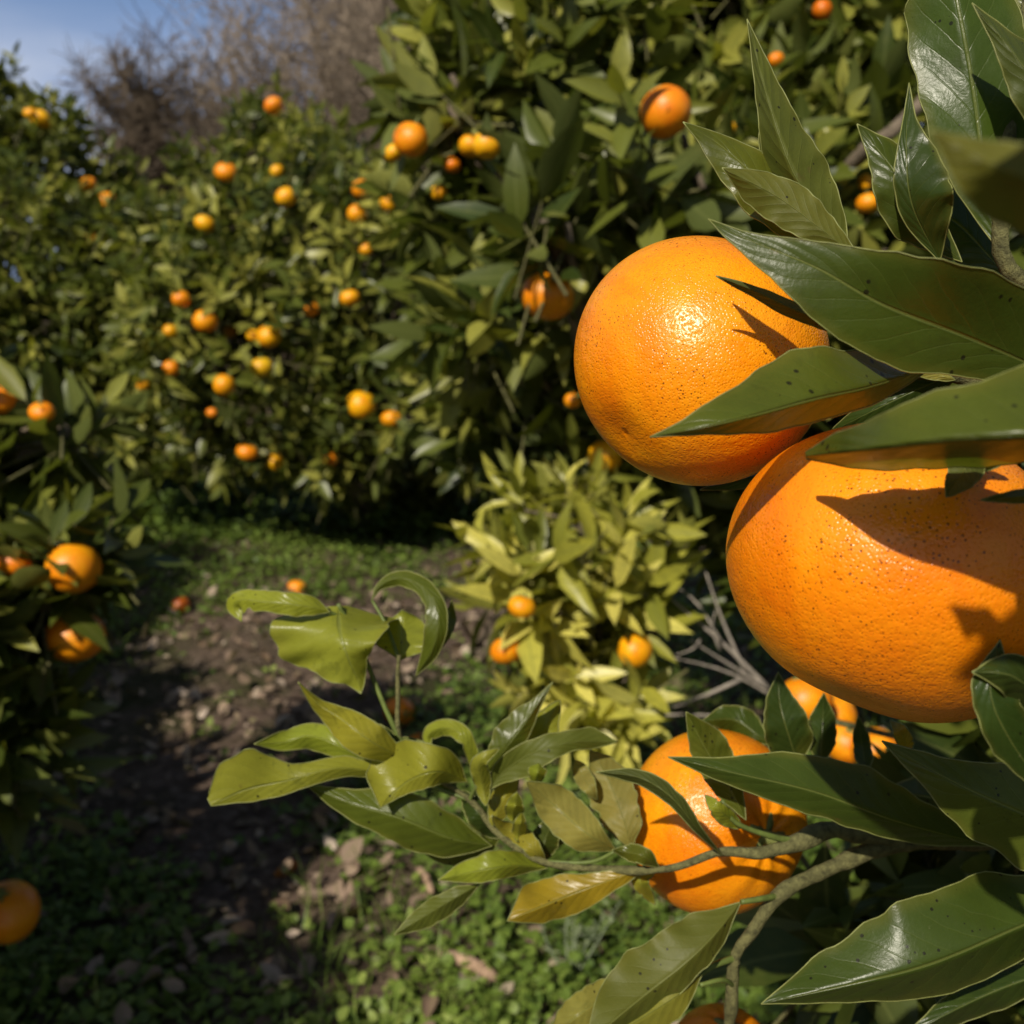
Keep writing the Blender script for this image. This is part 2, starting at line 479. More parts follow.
def crown(parent, name, mat, lumps, n_shoots, seed, k=8, leaf=0.075, asp=0.19, tw=0.11, tint=(0.42, 0.22), twig_mat=None, up=0.55, shell=0.45, keep=None):
    r = np.random.default_rng(seed + 100)
    P, nrm = crown_points(lumps, n_shoots, seed, shell)
    if keep is not None:
        m = keep(P); P, nrm = P[m], nrm[m]
    n = len(P)
    d = unit(nrm * 0.8 + np.array([0, 0, up]) + r.normal(size=(n, 3)) * 0.45)
    e1 = unit(np.cross(d, unit(r.normal(size=(n, 3))))); e2 = np.cross(d, e1)
    size = leaf * r.uniform(0.75, 1.2, n)
    st = np.clip(r.normal(tint[0], tint[1], n) - .06 + .38 * (r.random(n) < .14), 0, 1)
    O = []; A = []; N = []; L = []; W = []; cu = []; fo = []; ti = []
    for j in range(k):
        u = (j + 0.5) / k
        ph = 2.4 * j + r.uniform(-0.5, 0.5, n)
        ang = R(78) - R(50) * u + r.normal(0, 0.16, n)
        rd = e1 * np.cos(ph)[:, None] + e2 * np.sin(ph)[:, None]
        a = d * np.cos(ang)[:, None] + rd * np.sin(ang)[:, None]
        a[:, 2] -= 0.12
        O.append(P + d * (tw * (u - 0.6))[..., None] if np.ndim(u) else P + d * (tw * (u - 0.6)))
        A.append(a); N.append(d + r.normal(size=(n, 3)) * 0.30)
        l = size * r.uniform(0.7, 1.15, n) * (1.0 - 0.25 * u)
        L.append(l); W.append(l * asp * r.uniform(0.85, 1.2, n))
        cu.append(r.normal(0.10, 0.16, n)); fo.append(np.abs(r.normal(0.32, 0.25, n)))
        ti.append(np.clip(st + r.normal(0, 0.13, n) + 0.10 * (u - 0.5), 0, 1))
    cat = lambda x: np.concatenate(x)
    V, q, t, tv, ac = leaves(cat(O), cat(A), cat(N), cat(L), cat(W), cat(cu), cat(fo), cat(ti))
    o = make_mesh(name, V, [q, t], mat, parent, True, attr={'tint': tv, 'across': ac})
    if twig_mat is not None:
        Vt = []; Qt = []
        base = 0
        p0 = P - d * tw * 1.4; p1 = P + d * tw * 0.35
        ra = 0.0022
        for w_, pp in ((1.2, p0), (0.6, p1)):
            for a_ in range(3):
                an = 2 * np.pi * a_ / 3
                Vt.append(pp + (e1 * np.cos(an) + e2 * np.sin(an)) * ra * w_)
        Vt = np.concatenate(Vt)
        i = np.arange(n)
        for a_ in range(3):
            b_ = (a_ + 1) % 3
            Qt.append(np.stack([i + a_ * n, i + b_ * n, i + (3 + b_) * n, i + (3 + a_) * n], -1))
        make_mesh('twigs', Vt, [np.concatenate(Qt)], twig_mat, parent)
    return o


def wood(parent, base, lumps, seed, r0=0.035, fork=0.35, mat=None):
    """trunk with limbs that reach into every lump of the crown"""
    r = np.random.default_rng(seed)
    base = np.asarray(base, float)
    cs = np.array([l[0] for l in lumps]); mean = cs.mean(0)
    top = base + np.array([(mean[0] - base[0]) * 0.35, (mean[1] - base[1]) * 0.35, fork])
    tr = Build()
    path = catmull([base + [0, 0, -0.05], base + [0.015, -0.01, fork * 0.4], top], 9)
    tr.tube(path, np.linspace(r0 * 1.35, r0, 9), 10)
    tr.out('trunk', mat or M_BARK, parent)
    for l in lumps:
        b = Build()
        c = np.array(l[0]); rad = np.mean(np.broadcast_to(l[1], 3))
        m = (top + c) / 2 + r.normal(size=3) * 0.05 + [0, 0, 0.03]
        p = catmull([top, m, c], 8)
        b.tube(p, np.linspace(r0 * 0.62, r0 * 0.3, 8), 7)
        for k in range(4):
            e = c + unit(r.normal(size=3)) * rad * 0.75
            b.tube(catmull([p[5], (p[5] + e) / 2 + r.normal(size=3) * 0.03, e], 6), np.linspace(r0 * 0.28, r0 * 0.08, 6), 5)
        b.out('branch', mat or M_BARK, parent)


def L_(px, py, d, rpx, sy=1.0, sz=1.0):
    """one lump of a crown: seen at a pixel, d metres off, radius in pixels there"""
    rr = rpx * d / F_PX
    return (at(px, py, d), (rr, rr * sy, rr * sz))


TREES = {}


def citrus(key, base, lumps, n, seed, label, mat=M_FOL, r0=0.035, fork=0.35, **kw):
    b = np.array([base[0], base[1], float(ground_h(base[0], base[1]))])
    t = empty('mandarin_tree', b)
    tag(t, label, 'tree', 'mandarin trees of the orchard')
    wood(t, b, lumps, seed, r0, fork)
    o = crown(t, 'crown', mat, lumps, n, seed, twig_mat=M_TWIG, **kw)
    TREES[key] = (t, o)
    return t


# far tree closing the path
citrus('far', (-0.62, 3.95), [
    L_(255, 240, 3.7, 110, 1, .8), L_(165, 290, 3.8, 115, 1, .85), L_(330, 265, 3.6, 120, 1, 1), L_(265, 345, 3.5, 150, 1, .75),
    L_(400, 300, 3.4, 110, 1, 1), L_(275, 155, 3.8, 48, 1, 1.3), L_(330, 180, 3.75, 50, 1, .9), L_(395, 410, 3.3, 85, 1, .7), L_(250, 415, 3.5, 80, 1, .6), L_(150, 370, 3.9, 90, 1, .7),
    L_(330, 435, 3.45, 75, 1, .6), L_(455, 430, 4.1, 90, 1, .9), L_(170, 435, 3.75, 70, 1, .6), L_(400, 480, 4.3, 80, 1, .6), L_(235, 455, 3.6, 60, 1, .5)],
    2300, 21, 'rounded mandarin tree closing the end of the path below the bare thicket', leaf=0.092, asp=.165, tint=(.56, .31))
# tree of the other row, further back
citrus('back', (-2.0, 4.3), [
    L_(40, 190, 4.0, 95, 1, .9), L_(-90, 190, 3.9, 150, 1, 1), L_(30, 270, 3.8, 110, 1, 1), L_(105, 255, 4.1, 85, 1, .9),
    L_(-80, 330, 3.7, 130, 1, .8), L_(70, 345, 3.9, 90, 1, .7), L_(8, 110, 4.0, 34, 1, 1.5), L_(62, 130, 4.05, 26, 1, 1.4), L_(100, 385, 4.2, 80, 1, .7)],
    1750, 22, 'mandarin tree under the open sky beside the end of the path', leaf=0.094, asp=.165, tint=(.60, .31))
# big tree of the near row
citrus('big', (0.75, 2.25), [
    L_(560, 110, 1.6, 130, 1, 1), L_(690, 60, 1.8, 170, 1, 1), L_(880, 70, 1.9, 190, 1, 1), L_(610, 250, 1.4, 110, 1, 1),
    L_(770, 250, 1.7, 170, 1, 1), L_(480, 95, 1.7, 85, 1, 1), L_(545, 330, 1.6, 110, 1, .8), L_(480, 215, 1.7, 75, 1, 1), L_(960, 280, 1.8, 200, 1, 1),
    L_(640, 400, 1.7, 120, 1, .7), L_(820, 480, 1.9, 170, 1, .8), L_(1000, 480, 2.0, 170, 1, .8), L_(640, -60, 1.9, 150, 1, .8), L_(485, 20, 1.8, 60, 1, 1.0), L_(760, -70, 2.0, 160), L_(500, 410, 1.9, 75),
    L_(640, 180, 1.25, 80, 1, .9), L_(540, 215, 1.2, 50, 1, .8), L_(445, 105, 1.5, 50, 1, .8)],
    2250, 23, 'tall dense mandarin tree behind the two big mandarins', r0=0.05, leaf=0.108, asp=.165, tint=(.54, .29))
# yellowing young tree in front of it
citrus('young', (0.22, 1.62), [
    L_(565, 540, 1.42, 75, 1, .75), L_(625, 590, 1.48, 62, 1, .9), L_(515, 600, 1.4, 45, 1, .8), L_(590, 690, 1.45, 70, 1, .6), L_(570, 490, 1.5, 45, 1, .6)],
    72, 24, 'low young mandarin tree with pale yellowing leaves', mat=M_FOLY, r0=0.014, fork=0.15, leaf=0.105, asp=0.14, tint=(0.58, 0.30), tw=0.10)
# near tree of the other row
citrus('near', (-1.18, 1.12), [
    L_(10, 470, 1.28, 55, 1, .9), L_(-60, 430, 1.3, 80), L_(60, 560, 1.2, 50, 1, .5), L_(-40, 600, 1.2, 80, 1, .8), L_(-15, 720, 1.2, 70, 1, .8), L_(70, 430, 1.25, 26, 1, 1.2),
    ((-1.25, 1.05, 0.52), (.30, .30, .25)), ((-1.12, 0.48, 0.60), (.32, .38, .28)), ((-1.08, 0.0, 0.72), (.36, .38, .34)), ((-1.42, 1.4, 0.55), (.28, .30, .28))],
    1900, 25, 'mandarin tree reaching low over the dark path from the opposite row', leaf=0.105, asp=.17, tint=(0.45, 0.22))
# its neighbour behind, whose shade falls across the path
citrus('shade', (-1.85, 2.45), [
    ((-1.85, 2.25, 0.75), (.38, .36, .38)), ((-1.70, 1.9, 0.65), (.34, .32, .34)), ((-1.95, 2.6, 0.65), (.30, .30, .32))],
    1000, 26, 'shaded mandarin tree standing half hidden between its row neighbours', leaf=0.085)

# ------------------------------------------------------------------ foreground tree with its own leaves
HB = np.array([0.80, 0.42, float(ground_h(0.80, 0.42))])
hero = empty('mandarin_tree', HB)
tag(hero, 'mandarin tree holding the big fruit and large glossy leaves', 'tree', 'mandarin trees of the orchard')
hl = [((0.78, 0.40, 0.85), (.36, .34, .36)), ((0.95, 0.75, 0.8), (.36, .36, .4)), ((0.70, 0.15, 0.55), (.30, .30, .30))]
wood(hero, HB, hl, 31, 0.04, 0.35)
inner = [L_(1030, 720, 0.62, 170, 1, .8), L_(960, 930, 0.60, 130, 1, .8), L_(1080, 520, 0.60, 150), L_(1130, 900, 0.55, 200), L_(880, 935, .62, 30), L_(930, 890, .64, 35), L_(960, 960, .6, 40), L_(845, 985, .62, 22)]
def clear_of_cluster(P):
    d = (P - CAM) @ FW; x = 512 + (P - CAM) @ RT / d * F_PX; y = 512 - (P - CAM) @ UP / d * F_PX
    return ~((d > .1) & (x < 960) & (y < 850) & (x > 0)) | (d < .1)


crown(hero, 'crown', M_FOL, hl + inner, 1100, 32, leaf=0.085, asp=0.21, tint=(0.16, 0.14), twig_mat=M_TWIG, keep=clear_of_cluster)  # low tint puts shade into the colour of the inner leaves

n_leaf = [0]
GREEN = (0.050, 0.074, 0.010)
OLIVE = (0.086, 0.106, 0.012)
YOUNG = (0.25, 0.25, 0.026)
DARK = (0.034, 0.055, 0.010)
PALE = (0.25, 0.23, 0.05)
YELL = (0.27, 0.20, 0.014)


def prof(w, a=0.85, b=0.85):
    t = np.linspace(0, 1, 21)
    return list(w * np.sin(np.pi * t ** a) ** b)


def hleaf(parent, pts, pl, pr, al=25, ar=25, col=GREEN, flip=False, cup=0.0, wave=0.09, n=46, m=7, label=None, rim=0.00020, jag=0.018, wf=5.0):
    """a single leaf: midrib through (px, py, depth) from stalk to tip; pl / pr half widths in pixels on the two
    sides of the midrib; al / ar how far (degrees) each half turns away from the viewer"""
    n_leaf[0] += 1
    r = np.random.default_rng(500 + n_leaf[0])
    P = catmull(np.array(pts, float), n)
    tt = np.linspace(0, 1, n)
    def lst(v):
        v = np.atleast_1d(np.asarray(v, float))
        if len(v) == 1: return np.full(n, v[0])
        x = np.linspace(0, 1, len(v))
        y = np.interp(tt, x, v)
        for _ in range(2):
            y[1:-1] = 0.25 * y[:-2] + 0.5 * y[1:-1] + 0.25 * y[2:]
        return y
    if np.ndim(pl) == 0: pl = prof(pl)
    if np.ndim(pr) == 0: pr = prof(pr)
    pl, pr, al, ar = lst(pl), lst(pr), lst(al), lst(ar)
    jl = 1 + jag * np.convolve(r.normal(size=n + 2), [.3, .4, .3], 'valid') * 2
    jr = 1 + jag * np.convolve(r.normal(size=n + 2), [.3, .4, .3], 'valid') * 2
    soft_ = 1.0 if max(col) < .11 else 1.7
    for v_ in (al, ar):
        v_ += soft_ * 9.0 * np.sin(6.28 * r.uniform(.8, 1.6) * tt + r.uniform(0, 6.28)) * (np.abs(v_) < 55)
    for v_ in (pl, pr):
        v_ *= 1 + .035 * np.sin(6.28 * r.uniform(2.2, 3.6) * tt + r.uniform(0, 6.28)) + .02 * np.sin(6.28 * r.uniform(6, 9) * tt + r.uniform(0, 6.28))
        if max(col) > .15 and r.random() < .3:
            v_ *= 1 - r.uniform(.2, .45) * np.exp(-((tt - r.uniform(.25, .8)) / r.uniform(.012, .03)) ** 2)
    P[:, 2] *= 1 + .006 * soft_ * np.sin(6.28 * r.uniform(.7, 1.3) * tt + r.uniform(0, 6.28))
    T = np.gradient(P[:, :2], axis=0); T /= np.linalg.norm(T, axis=1, keepdims=True) + 1e-9
    S = np.stack([T[:, 1], -T[:, 0]], -1)
    px2m = P[:, 2] / F_PX
    ss = np.linspace(-1, 1, 2 * m + 1)          # -1 = left edge
    V = np.zeros((n, 2 * m + 1, 3))
    ph = r.uniform(0, 6.28)
    for j, s in enumerate(ss):
        w = (pl * jl if s < 0 else pr * jr) * abs(s)
        ang = np.tan(np.radians(al if s < 0 else ar))
        sg = 1.0 if s < 0 else -1.0
        full = (pl if s < 0 else pr)
        dz = px2m * full * (abs(s) * ang + cup * s * s + wave * s * s * np.sin(wf * 6.28 * tt + ph + (1.7 if s < 0 else 0.0)))
        xy = P[:, :2] + S * (w * sg)[:, None]
        d = P[:, 2] + dz
        # keep the outline where it is seen while the depth changes
        for i in range(n): V[i, j] = at(xy[i, 0], xy[i, 1], d[i])
    W = 2 * m + 1
    i, j = np.meshgrid(np.arange(n - 1), np.arange(W - 1), indexing='ij')
    a = (i * W + j).ravel()
    q = np.stack([a, a + 1, a + 1 + W, a + W], -1)
    if flip: q = q[:, ::-1]
    uv = np.stack([np.tile(ss * .5 + .5, n), np.repeat(tt, W)], -1)
    Vv = V.reshape(-1, 3); fm = np.zeros(len(q), int)
    # thin pale rim round the blade and the stalk of the leaf
    loop = np.vstack([V[:, 0], V[::-1, W - 1]])
    rv, rq, rt = tube(loop, rim * np.clip(P[0, 2] / 0.25, 0.8, 1.25), 4, False)
    nb = len(Vv)
    Vv = np.vstack([Vv, rv]); uv = np.vstack([uv, np.full((len(rv), 2), .5)])
    fm = np.concatenate([fm, np.ones(len(rq), int)])
    o = make_mesh('leaf', Vv, [np.vstack([q, rq + nb])], [M_LEAF, M_RIM], parent, True, fmat=fm, uv=uv)
    o.color = (*[c * r.uniform(0.92, 1.08) for c in col], 1)
    if label: o['label'] = label
    return o


def hstem(name, pts, rad, mat, sides=10, knots=0.0, parent=None, n=None):
    P = [at(*p) for p in pts]
    n = n or max(8, 7 * (len(pts) - 1))
    c = catmull(P, n)
    rr = np.interp(np.linspace(0, 1, n), np.linspace(0, 1, len(np.atleast_1d(rad))), np.atleast_1d(rad))
    if knots:
        r = np.random.default_rng(len(pts) * 7 + int(pts[0][0]))
        rr = rr * (1 + knots * np.convolve(r.normal(size=n + 2), [.3, .4, .3], 'valid'))
    b = Build(); b.tube(c, rr, sides)
    return b.out(name, mat, parent or hero)


exec_hero = True
# ---- shoot over the upper fruit
br1 = hstem('branch', [(1230, 420, .33), (1130, 350, .28), (1050, 300, .25), (1004, 262, .245), (1002, 205, .245), (1010, 120, .25), (1040, -60, .26)], [.0055, .0045, .0028, .0022, .002, .002, .0017], M_TWIG, knots=.08)
br2 = hstem('branch', [(1230, 420, .33), (1120, 400, .285), (1010, 385, .268), (930, 372, .268), (870, 378, .272), (820, 372, .276)], [.0055, .004, .0028, .0022, .0018], M_TWIG, knots=.1)
br3 = hstem('branch', [(1230, 420, .33), (1160, 470, .27), (1080, 500, .248), (1010, 500, .246), (960, 480, .246)], [.0055, .004, .0026, .002], M_TWIG, knots=.1)

# broad leaf lying over the upper fruit
hleaf(br1, [(1085, 388, .240), (966, 337, .226), (882, 304, .222), (816, 267, .222), (742, 237, .226), (708, 219, .230)],
      [0, 22, 34, 44, 54, 54, 48, 30, 14, 0], [0, 40, 66, 72, 66, 52, 33, 18, 7, 0], al=[8] * 10, ar=[-10, -20, -26, -30, -32, -30, -25, -18, -10, 0], col=GREEN, cup=.05, wave=.03, label='broad dark leaf lying over the upper fruit')
# small folded leaf across the face of the upper fruit
hleaf(br2, [(935, 366, .250), (869, 387, .224), (815, 399, .212), (755, 415, .206), (700, 428, .206), (650, 437, .210)],
      [0, 9, 16, 20, 22, 22, 20, 15, 8, 3, 0], [0, 18, 34, 46, 52, 50, 42, 30, 20, 8, 0], al=62, ar=42, col=OLIVE, wave=.05, label='folded olive leaf across the face of the upper fruit')
# big leaf above the lower fruit
hleaf(br3, [(1190, 425, .172), (1060, 434, .158), (949, 440, .165), (869, 449, .179), (806, 456, .206)],
      [0, 10, 16, 20, 24, 30, 29, 26, 22, 15, 3], [0, 60, 82, 86, 76, 62, 52, 42, 32, 22, 4], al=[82, 83.5, 84, 84, 83.5, 83, 82.5, 82, 74], ar=46, col=OLIVE, wave=.04, label='big folded leaf shading the lower fruit')
# fan of leaves above
hleaf(br1, [(850, 262, .262), (800, 222, .262), (765, 185, .262), (720, 145, .262), (683, 122, .262)],
      [0, 14, 26, 32, 28, 15, 0], [0, 14, 24, 26, 20, 8, 0], al=5, ar=38, col=OLIVE, cup=.1)
hleaf(br1, [(862, 262, .250), (815, 224, .248), (775, 195, .248), (722, 168, .25)],
      [0, 12, 20, 26, 20, 0], [0, 12, 20, 22, 14, 0], al=30, ar=25, col=OLIVE, flip=True)
hleaf(br1, [(850, 262, .256), (822, 215, .256), (793, 172, .256), (768, 100, .257), (747, 19, .26)],
      [0, 8, 16, 22, 22, 15, 9, 4, 0], [0, 16, 28, 34, 30, 22, 14, 7, 0], al=62, ar=35, col=OLIVE, flip=True, label='tall narrow leaf standing over the upper fruit')
hleaf(br1, [(835, 262, .268), (800, 205, .268), (775, 150, .268), (764, 92, .27)], 20, 24, al=35, ar=20, col=GREEN)
hleaf(br1, [(962, 262, .262), (915, 215, .258), (893, 170, .258), (857, 124, .26)],
      [0, 14, 26, 30, 24, 12, 0], [0, 14, 24, 30, 26, 14, 0], al=12, ar=30, col=GREEN)
hleaf(br1, [(940, 262, .254), (912, 205, .252), (906, 150, .252), (909, 83, .254)],
      [0, 10, 14, 14, 8, 3, 0], [0, 28, 44, 42, 26, 8, 0], al=20, ar=-38, col=DARK, cup=.1)
hleaf(br1, [(1000, 252, .246), (985, 190, .246), (979, 137, .247), (970, 70, .248), (957, 0, .249), (935, -110, .252)],
      [0, 18, 34, 48, 55, 58, 54, 40, 20, 0], [0, 30, 58, 72, 74, 68, 56, 40, 20, 0], al=26, ar=8, col=GREEN, cup=-.08, wave=.03, label='tall glossy leaf with a white sheen')
hleaf(br1, [(1120, 210, .235), (1060, 120, .230), (1015, 55, .229), (972, 3, .231)], [0, 22, 32, 28, 12, 0], [0, 26, 36, 28, 12, 0], al=30, ar=50, col=DARK, flip=True)
hleaf(br1, [(1150, 205, .118), (1060, 188, .108), (990, 163, .106), (929, 130, .107)], [0, 40, 58, 54, 34, 0], [0, 24, 34, 30, 16, 0], al=45, ar=30, col=(.125, .125, .014), flip=True, label='blurred yellowish leaf tip close to the lens')
hleaf(br1, [(1560, -210, .092), (1300, -140, .083), (1080, -85, .080), (915, -70, .081)], [0, 50, 85, 90, 75, 55, 0], [0, 60, 110, 110, 90, 60, 0], al=25, ar=25, col=OLIVE)  # unseen leaf added above the frame to shade the lower fruit
hleaf(br1, [(1160, 130, .17), (1110, 260, .150), (1085, 380, .144), (1080, 520, .146)], [0, 60, 80, 80, 60, 0], [0, 45, 52, 52, 48, 10], al=25, ar=10, col=GREEN)  # unseen leaf added beside the frame, widens the shadow on the lower fruit
hleaf(br1, [(1000, 120, .275), (1005, 40, .275), (1018, -60, .275)], 18, 18, al=20, ar=20, col=PALE)
hleaf(br1, [(1070, 60, .265), (1045, 0, .26), (1020, -80, .26)], 26, 26, al=20, ar=30, col=OLIVE)
hleaf(br1, [(1010, 280, .27), (965, 230, .27), (935, 205, .27), (900, 150, .272)], [0, 30, 40, 38, 20, 0], [0, 30, 40, 38, 20, 0], al=20, ar=20, col=DARK)
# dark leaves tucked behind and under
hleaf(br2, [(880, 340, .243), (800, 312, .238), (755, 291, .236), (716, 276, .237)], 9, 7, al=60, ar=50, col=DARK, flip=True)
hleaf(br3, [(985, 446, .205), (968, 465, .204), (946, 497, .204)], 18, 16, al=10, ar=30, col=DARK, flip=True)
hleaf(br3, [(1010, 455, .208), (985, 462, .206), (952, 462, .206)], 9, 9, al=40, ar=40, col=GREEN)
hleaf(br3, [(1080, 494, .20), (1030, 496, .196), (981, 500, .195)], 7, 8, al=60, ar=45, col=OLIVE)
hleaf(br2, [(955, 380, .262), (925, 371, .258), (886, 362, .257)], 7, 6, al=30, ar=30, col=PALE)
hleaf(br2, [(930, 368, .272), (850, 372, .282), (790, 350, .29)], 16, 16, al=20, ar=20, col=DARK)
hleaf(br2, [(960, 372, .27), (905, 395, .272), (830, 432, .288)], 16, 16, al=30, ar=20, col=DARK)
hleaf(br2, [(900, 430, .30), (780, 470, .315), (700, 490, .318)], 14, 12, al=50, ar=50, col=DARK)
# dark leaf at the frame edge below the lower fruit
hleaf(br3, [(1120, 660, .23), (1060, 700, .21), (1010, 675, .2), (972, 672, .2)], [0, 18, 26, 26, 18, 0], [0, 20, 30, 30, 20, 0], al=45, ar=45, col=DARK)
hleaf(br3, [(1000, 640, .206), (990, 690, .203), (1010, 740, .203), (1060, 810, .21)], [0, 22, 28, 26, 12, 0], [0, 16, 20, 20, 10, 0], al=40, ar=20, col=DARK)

# ---- lower branch
br4 = hstem('branch', [(1330, 820, .46), (1160, 832, .42), (1000, 838, .385), (900, 842, .378), (815, 875, .372), (778, 896, .368), (752, 932, .366), (735, 958, .366), (731, 1010, .37), (726, 1050, .385)],
            [.0068, .0058, .0050, .0046, .0044, .0042, .0036, .0026, .0022, .0020], M_TWIG, knots=.22, n=120)
br5 = hstem('branch', [(1000, 838, .385), (900, 838, .378), (832, 830, .372), (799, 842, .366), (760, 853, .362), (720, 852, .364), (672, 868, .37), (620, 870, .38), (544, 862, .392), (497, 832, .40), (470, 800, .404), (405, 752, .405), (398, 690, .405), (399, 655, .405)],
            [.0044, .004, .0036, .0034, .003, .0016, .0014, .0014, .0014, .0013, .0012, .0012, .0011, .0009], M_TWIG, knots=.2, n=110)
hstem('stalk', [(405, 750, .405), (384, 705, .405), (366, 660, .407), (350, 625, .408), (338, 604, .405)], [.0012, .001, .0009], M_PETIOLE, 7, parent=br5)
hstem('stalk', [(350, 625, .408), (338, 616, .405), (328, 612, .402)], [.0008, .0007], M_PETIOLE, 7, parent=br5)
hstem('stalk', [(399, 660, .405), (386, 625, .414), (372, 600, .418)], [.0009, .0007], M_PETIOLE, 7, parent=br5)
hstem('stalk', [(470, 800, .404), (430, 786, .406), (396, 775, .405)], [.0010, .0007], M_PETIOLE, 7, parent=br5)
hstem('stalk', [(470, 800, .404), (476, 786, .400), (484, 774, .403)], [.0010, .0007], M_PETIOLE, 7, parent=br5)
hstem('stalk', [(544, 862, .392), (590, 862, .386), (616, 851, .382)], [.0010, .0007], M_PETIOLE, 7, parent=br5)
hstem('stalk', [(800, 842, .366), (770, 836, .362), (735, 822, .358), (722, 800, .358)], [.0014, .001, .0008], M_PETIOLE, 7, parent=br5)
hstem('stalk', [(735, 958, .366), (715, 965, .362), (700, 975, .36)], [.0013, .0010], M_PETIOLE, 7, parent=br4)
hstem('stalk', [(733, 985, .366), (722, 980, .36), (700, 985, .356)], [.0010, .0008], M_PETIOLE, 7, parent=br4)
hstem('stalk', [(778, 896, .368), (760, 899, .362), (741, 902, .36)], [.0013, .001], M_PETIOLE, 7, parent=br4)

hleaf(br4, [(990, 846, .355), (898, 822, .336), (815, 792, .332), (735, 773, .334), (668, 757, .338)],
      [0, 12, 18, 22, 22, 18, 10, 0], [0, 20, 34, 40, 36, 26, 10, 0], al=35, ar=38, col=GREEN, wave=.04, label='long dark leaf over the low fruit')
hleaf(br4, [(1160, 880, .31), (1060, 830, .298), (960, 785, .293), (882, 741, .294)],
      [0, 30, 50, 44, 20, 0], [0, 32, 52, 40, 16, 0], al=10, ar=28, col=OLIVE, wave=.05)
hleaf(br4, [(1120, 885, .335), (1024, 925, .318), (931, 964, .312), (848, 985, .312), (761, 1004, .315)],
      [0, 22, 34, 34, 26, 12, 0], [0, 40, 64, 70, 60, 34, 0], al=55, ar=30, col=GREEN, wave=.04, label='wide glossy leaf with a grey sheen near the bottom')
hleaf(br4, [(741, 902, .36), (712, 938, .352), (683, 966, .350), (640, 1000, .350), (585, 1045, .352)],
      [0, 12, 18, 22, 20, 0], [0, 32, 42, 44, 34, 0], al=40, ar=25, col=OLIVE, flip=True)
hleaf(br4, [(702, 975, .358), (670, 1000, .354), (620, 1030, .354), (560, 1060, .356)],
      [0, 20, 26, 22, 0], [0, 20, 24, 20, 0], al=35, ar=35, col=YOUNG, flip=True)
hleaf(br4, [(640, 980, .372), (600, 1000, .372), (545, 1040, .374)], [0, 18, 20, 0], [0, 18, 20, 0], al=30, ar=30, col=PALE)
hleaf(br5, [(746, 820, .358), (728, 785, .355), (706, 750, .354), (686, 712, .355)],
      [0, 14, 18, 13, 0], [0, 12, 22, 22, 0], al=20, ar=40, col=OLIVE)
hleaf(br5, [(742, 828, .358), (722, 812, .355), (705, 795, .355)], 10, 8, al=20, ar=20, col=YOUNG)
hleaf(br5, [(722, 855, .36), (698, 830, .345), (672, 798, .34), (640, 778, .342), (596, 772, .346)],
      [0, 3, 6, 8, 6, 0], [0, 4, 8, 9, 7, 0], al=60, ar=40, col=DARK, flip=True, label='thin dark curved leaf in front of the low fruit')
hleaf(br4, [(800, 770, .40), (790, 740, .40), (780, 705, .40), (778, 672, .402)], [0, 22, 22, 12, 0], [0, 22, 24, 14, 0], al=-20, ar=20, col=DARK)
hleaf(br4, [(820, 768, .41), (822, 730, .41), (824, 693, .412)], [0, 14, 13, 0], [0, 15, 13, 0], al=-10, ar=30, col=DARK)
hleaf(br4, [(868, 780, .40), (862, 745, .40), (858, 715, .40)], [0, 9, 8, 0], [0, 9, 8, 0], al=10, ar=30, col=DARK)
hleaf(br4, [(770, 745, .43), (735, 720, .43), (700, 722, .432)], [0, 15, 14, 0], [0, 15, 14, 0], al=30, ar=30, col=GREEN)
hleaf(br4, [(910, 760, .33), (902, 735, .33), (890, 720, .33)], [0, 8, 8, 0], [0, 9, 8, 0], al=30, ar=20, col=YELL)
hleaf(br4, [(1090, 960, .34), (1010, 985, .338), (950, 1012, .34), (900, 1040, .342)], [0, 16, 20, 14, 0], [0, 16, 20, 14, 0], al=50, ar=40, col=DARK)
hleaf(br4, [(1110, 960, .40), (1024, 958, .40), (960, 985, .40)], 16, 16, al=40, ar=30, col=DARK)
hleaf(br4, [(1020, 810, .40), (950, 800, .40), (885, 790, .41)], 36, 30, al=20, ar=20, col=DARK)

# ---- young shoot reaching over the path
Y = br5
hleaf(Y, [(330, 612, .402), (305, 606, .400), (265, 602, .398), (240, 600, .398), (234, 608, .400), (242, 622, .398)],
      [0, 8, 12, 11, 8, 14, 12, 0], [0, 10, 12, 12, 11, 10, 8, 0], al=[20, 25, 30, 30, 20, 5, 5, 5], ar=[45, 50, 40, 35, 30, 20, 20, 20], col=YOUNG, wave=.10, label='small pale leaf with a curled tip')
hleaf(Y, [(339, 606, .404), (340, 630, .396), (349, 660, .393), (358, 680, .392), (361, 694, .393)],
      [8, 60, 52, 32, 17, 8, 0], [8, 72, 66, 48, 30, 14, 0], al=[35, 30, 25, 20, 20, 20, 20], ar=20, col=YOUNG, cup=.08, wave=.08, label='bright shiny young leaf folded like a saddle')
hleaf(Y, [(372, 600, .418), (380, 586, .416), (400, 578, .412), (424, 588, .408), (438, 612, .405), (434, 645, .405), (416, 676, .408)],
      [0, 5, 8, 9, 9, 9, 7, 0], [0, 6, 8, 9, 12, 14, 8, 0], al=40, ar=[50, 40, 10, -10, 10, 30, 40, 40], col=OLIVE, wave=.08, label='narrow leaf arching over in a hoop')
hleaf(Y, [(400, 660, .414), (402, 640, .416), (403, 622, .418), (402, 610, .42)], [0, 24, 30, 18, 0], [0, 26, 32, 20, 0], al=20, ar=20, col=YOUNG, cup=-.1)
hleaf(Y, [(452, 600, .42), (448, 625, .418), (440, 650, .416)], [0, 7, 6, 0], [0, 5, 4, 0], al=30, ar=30, col=OLIVE)
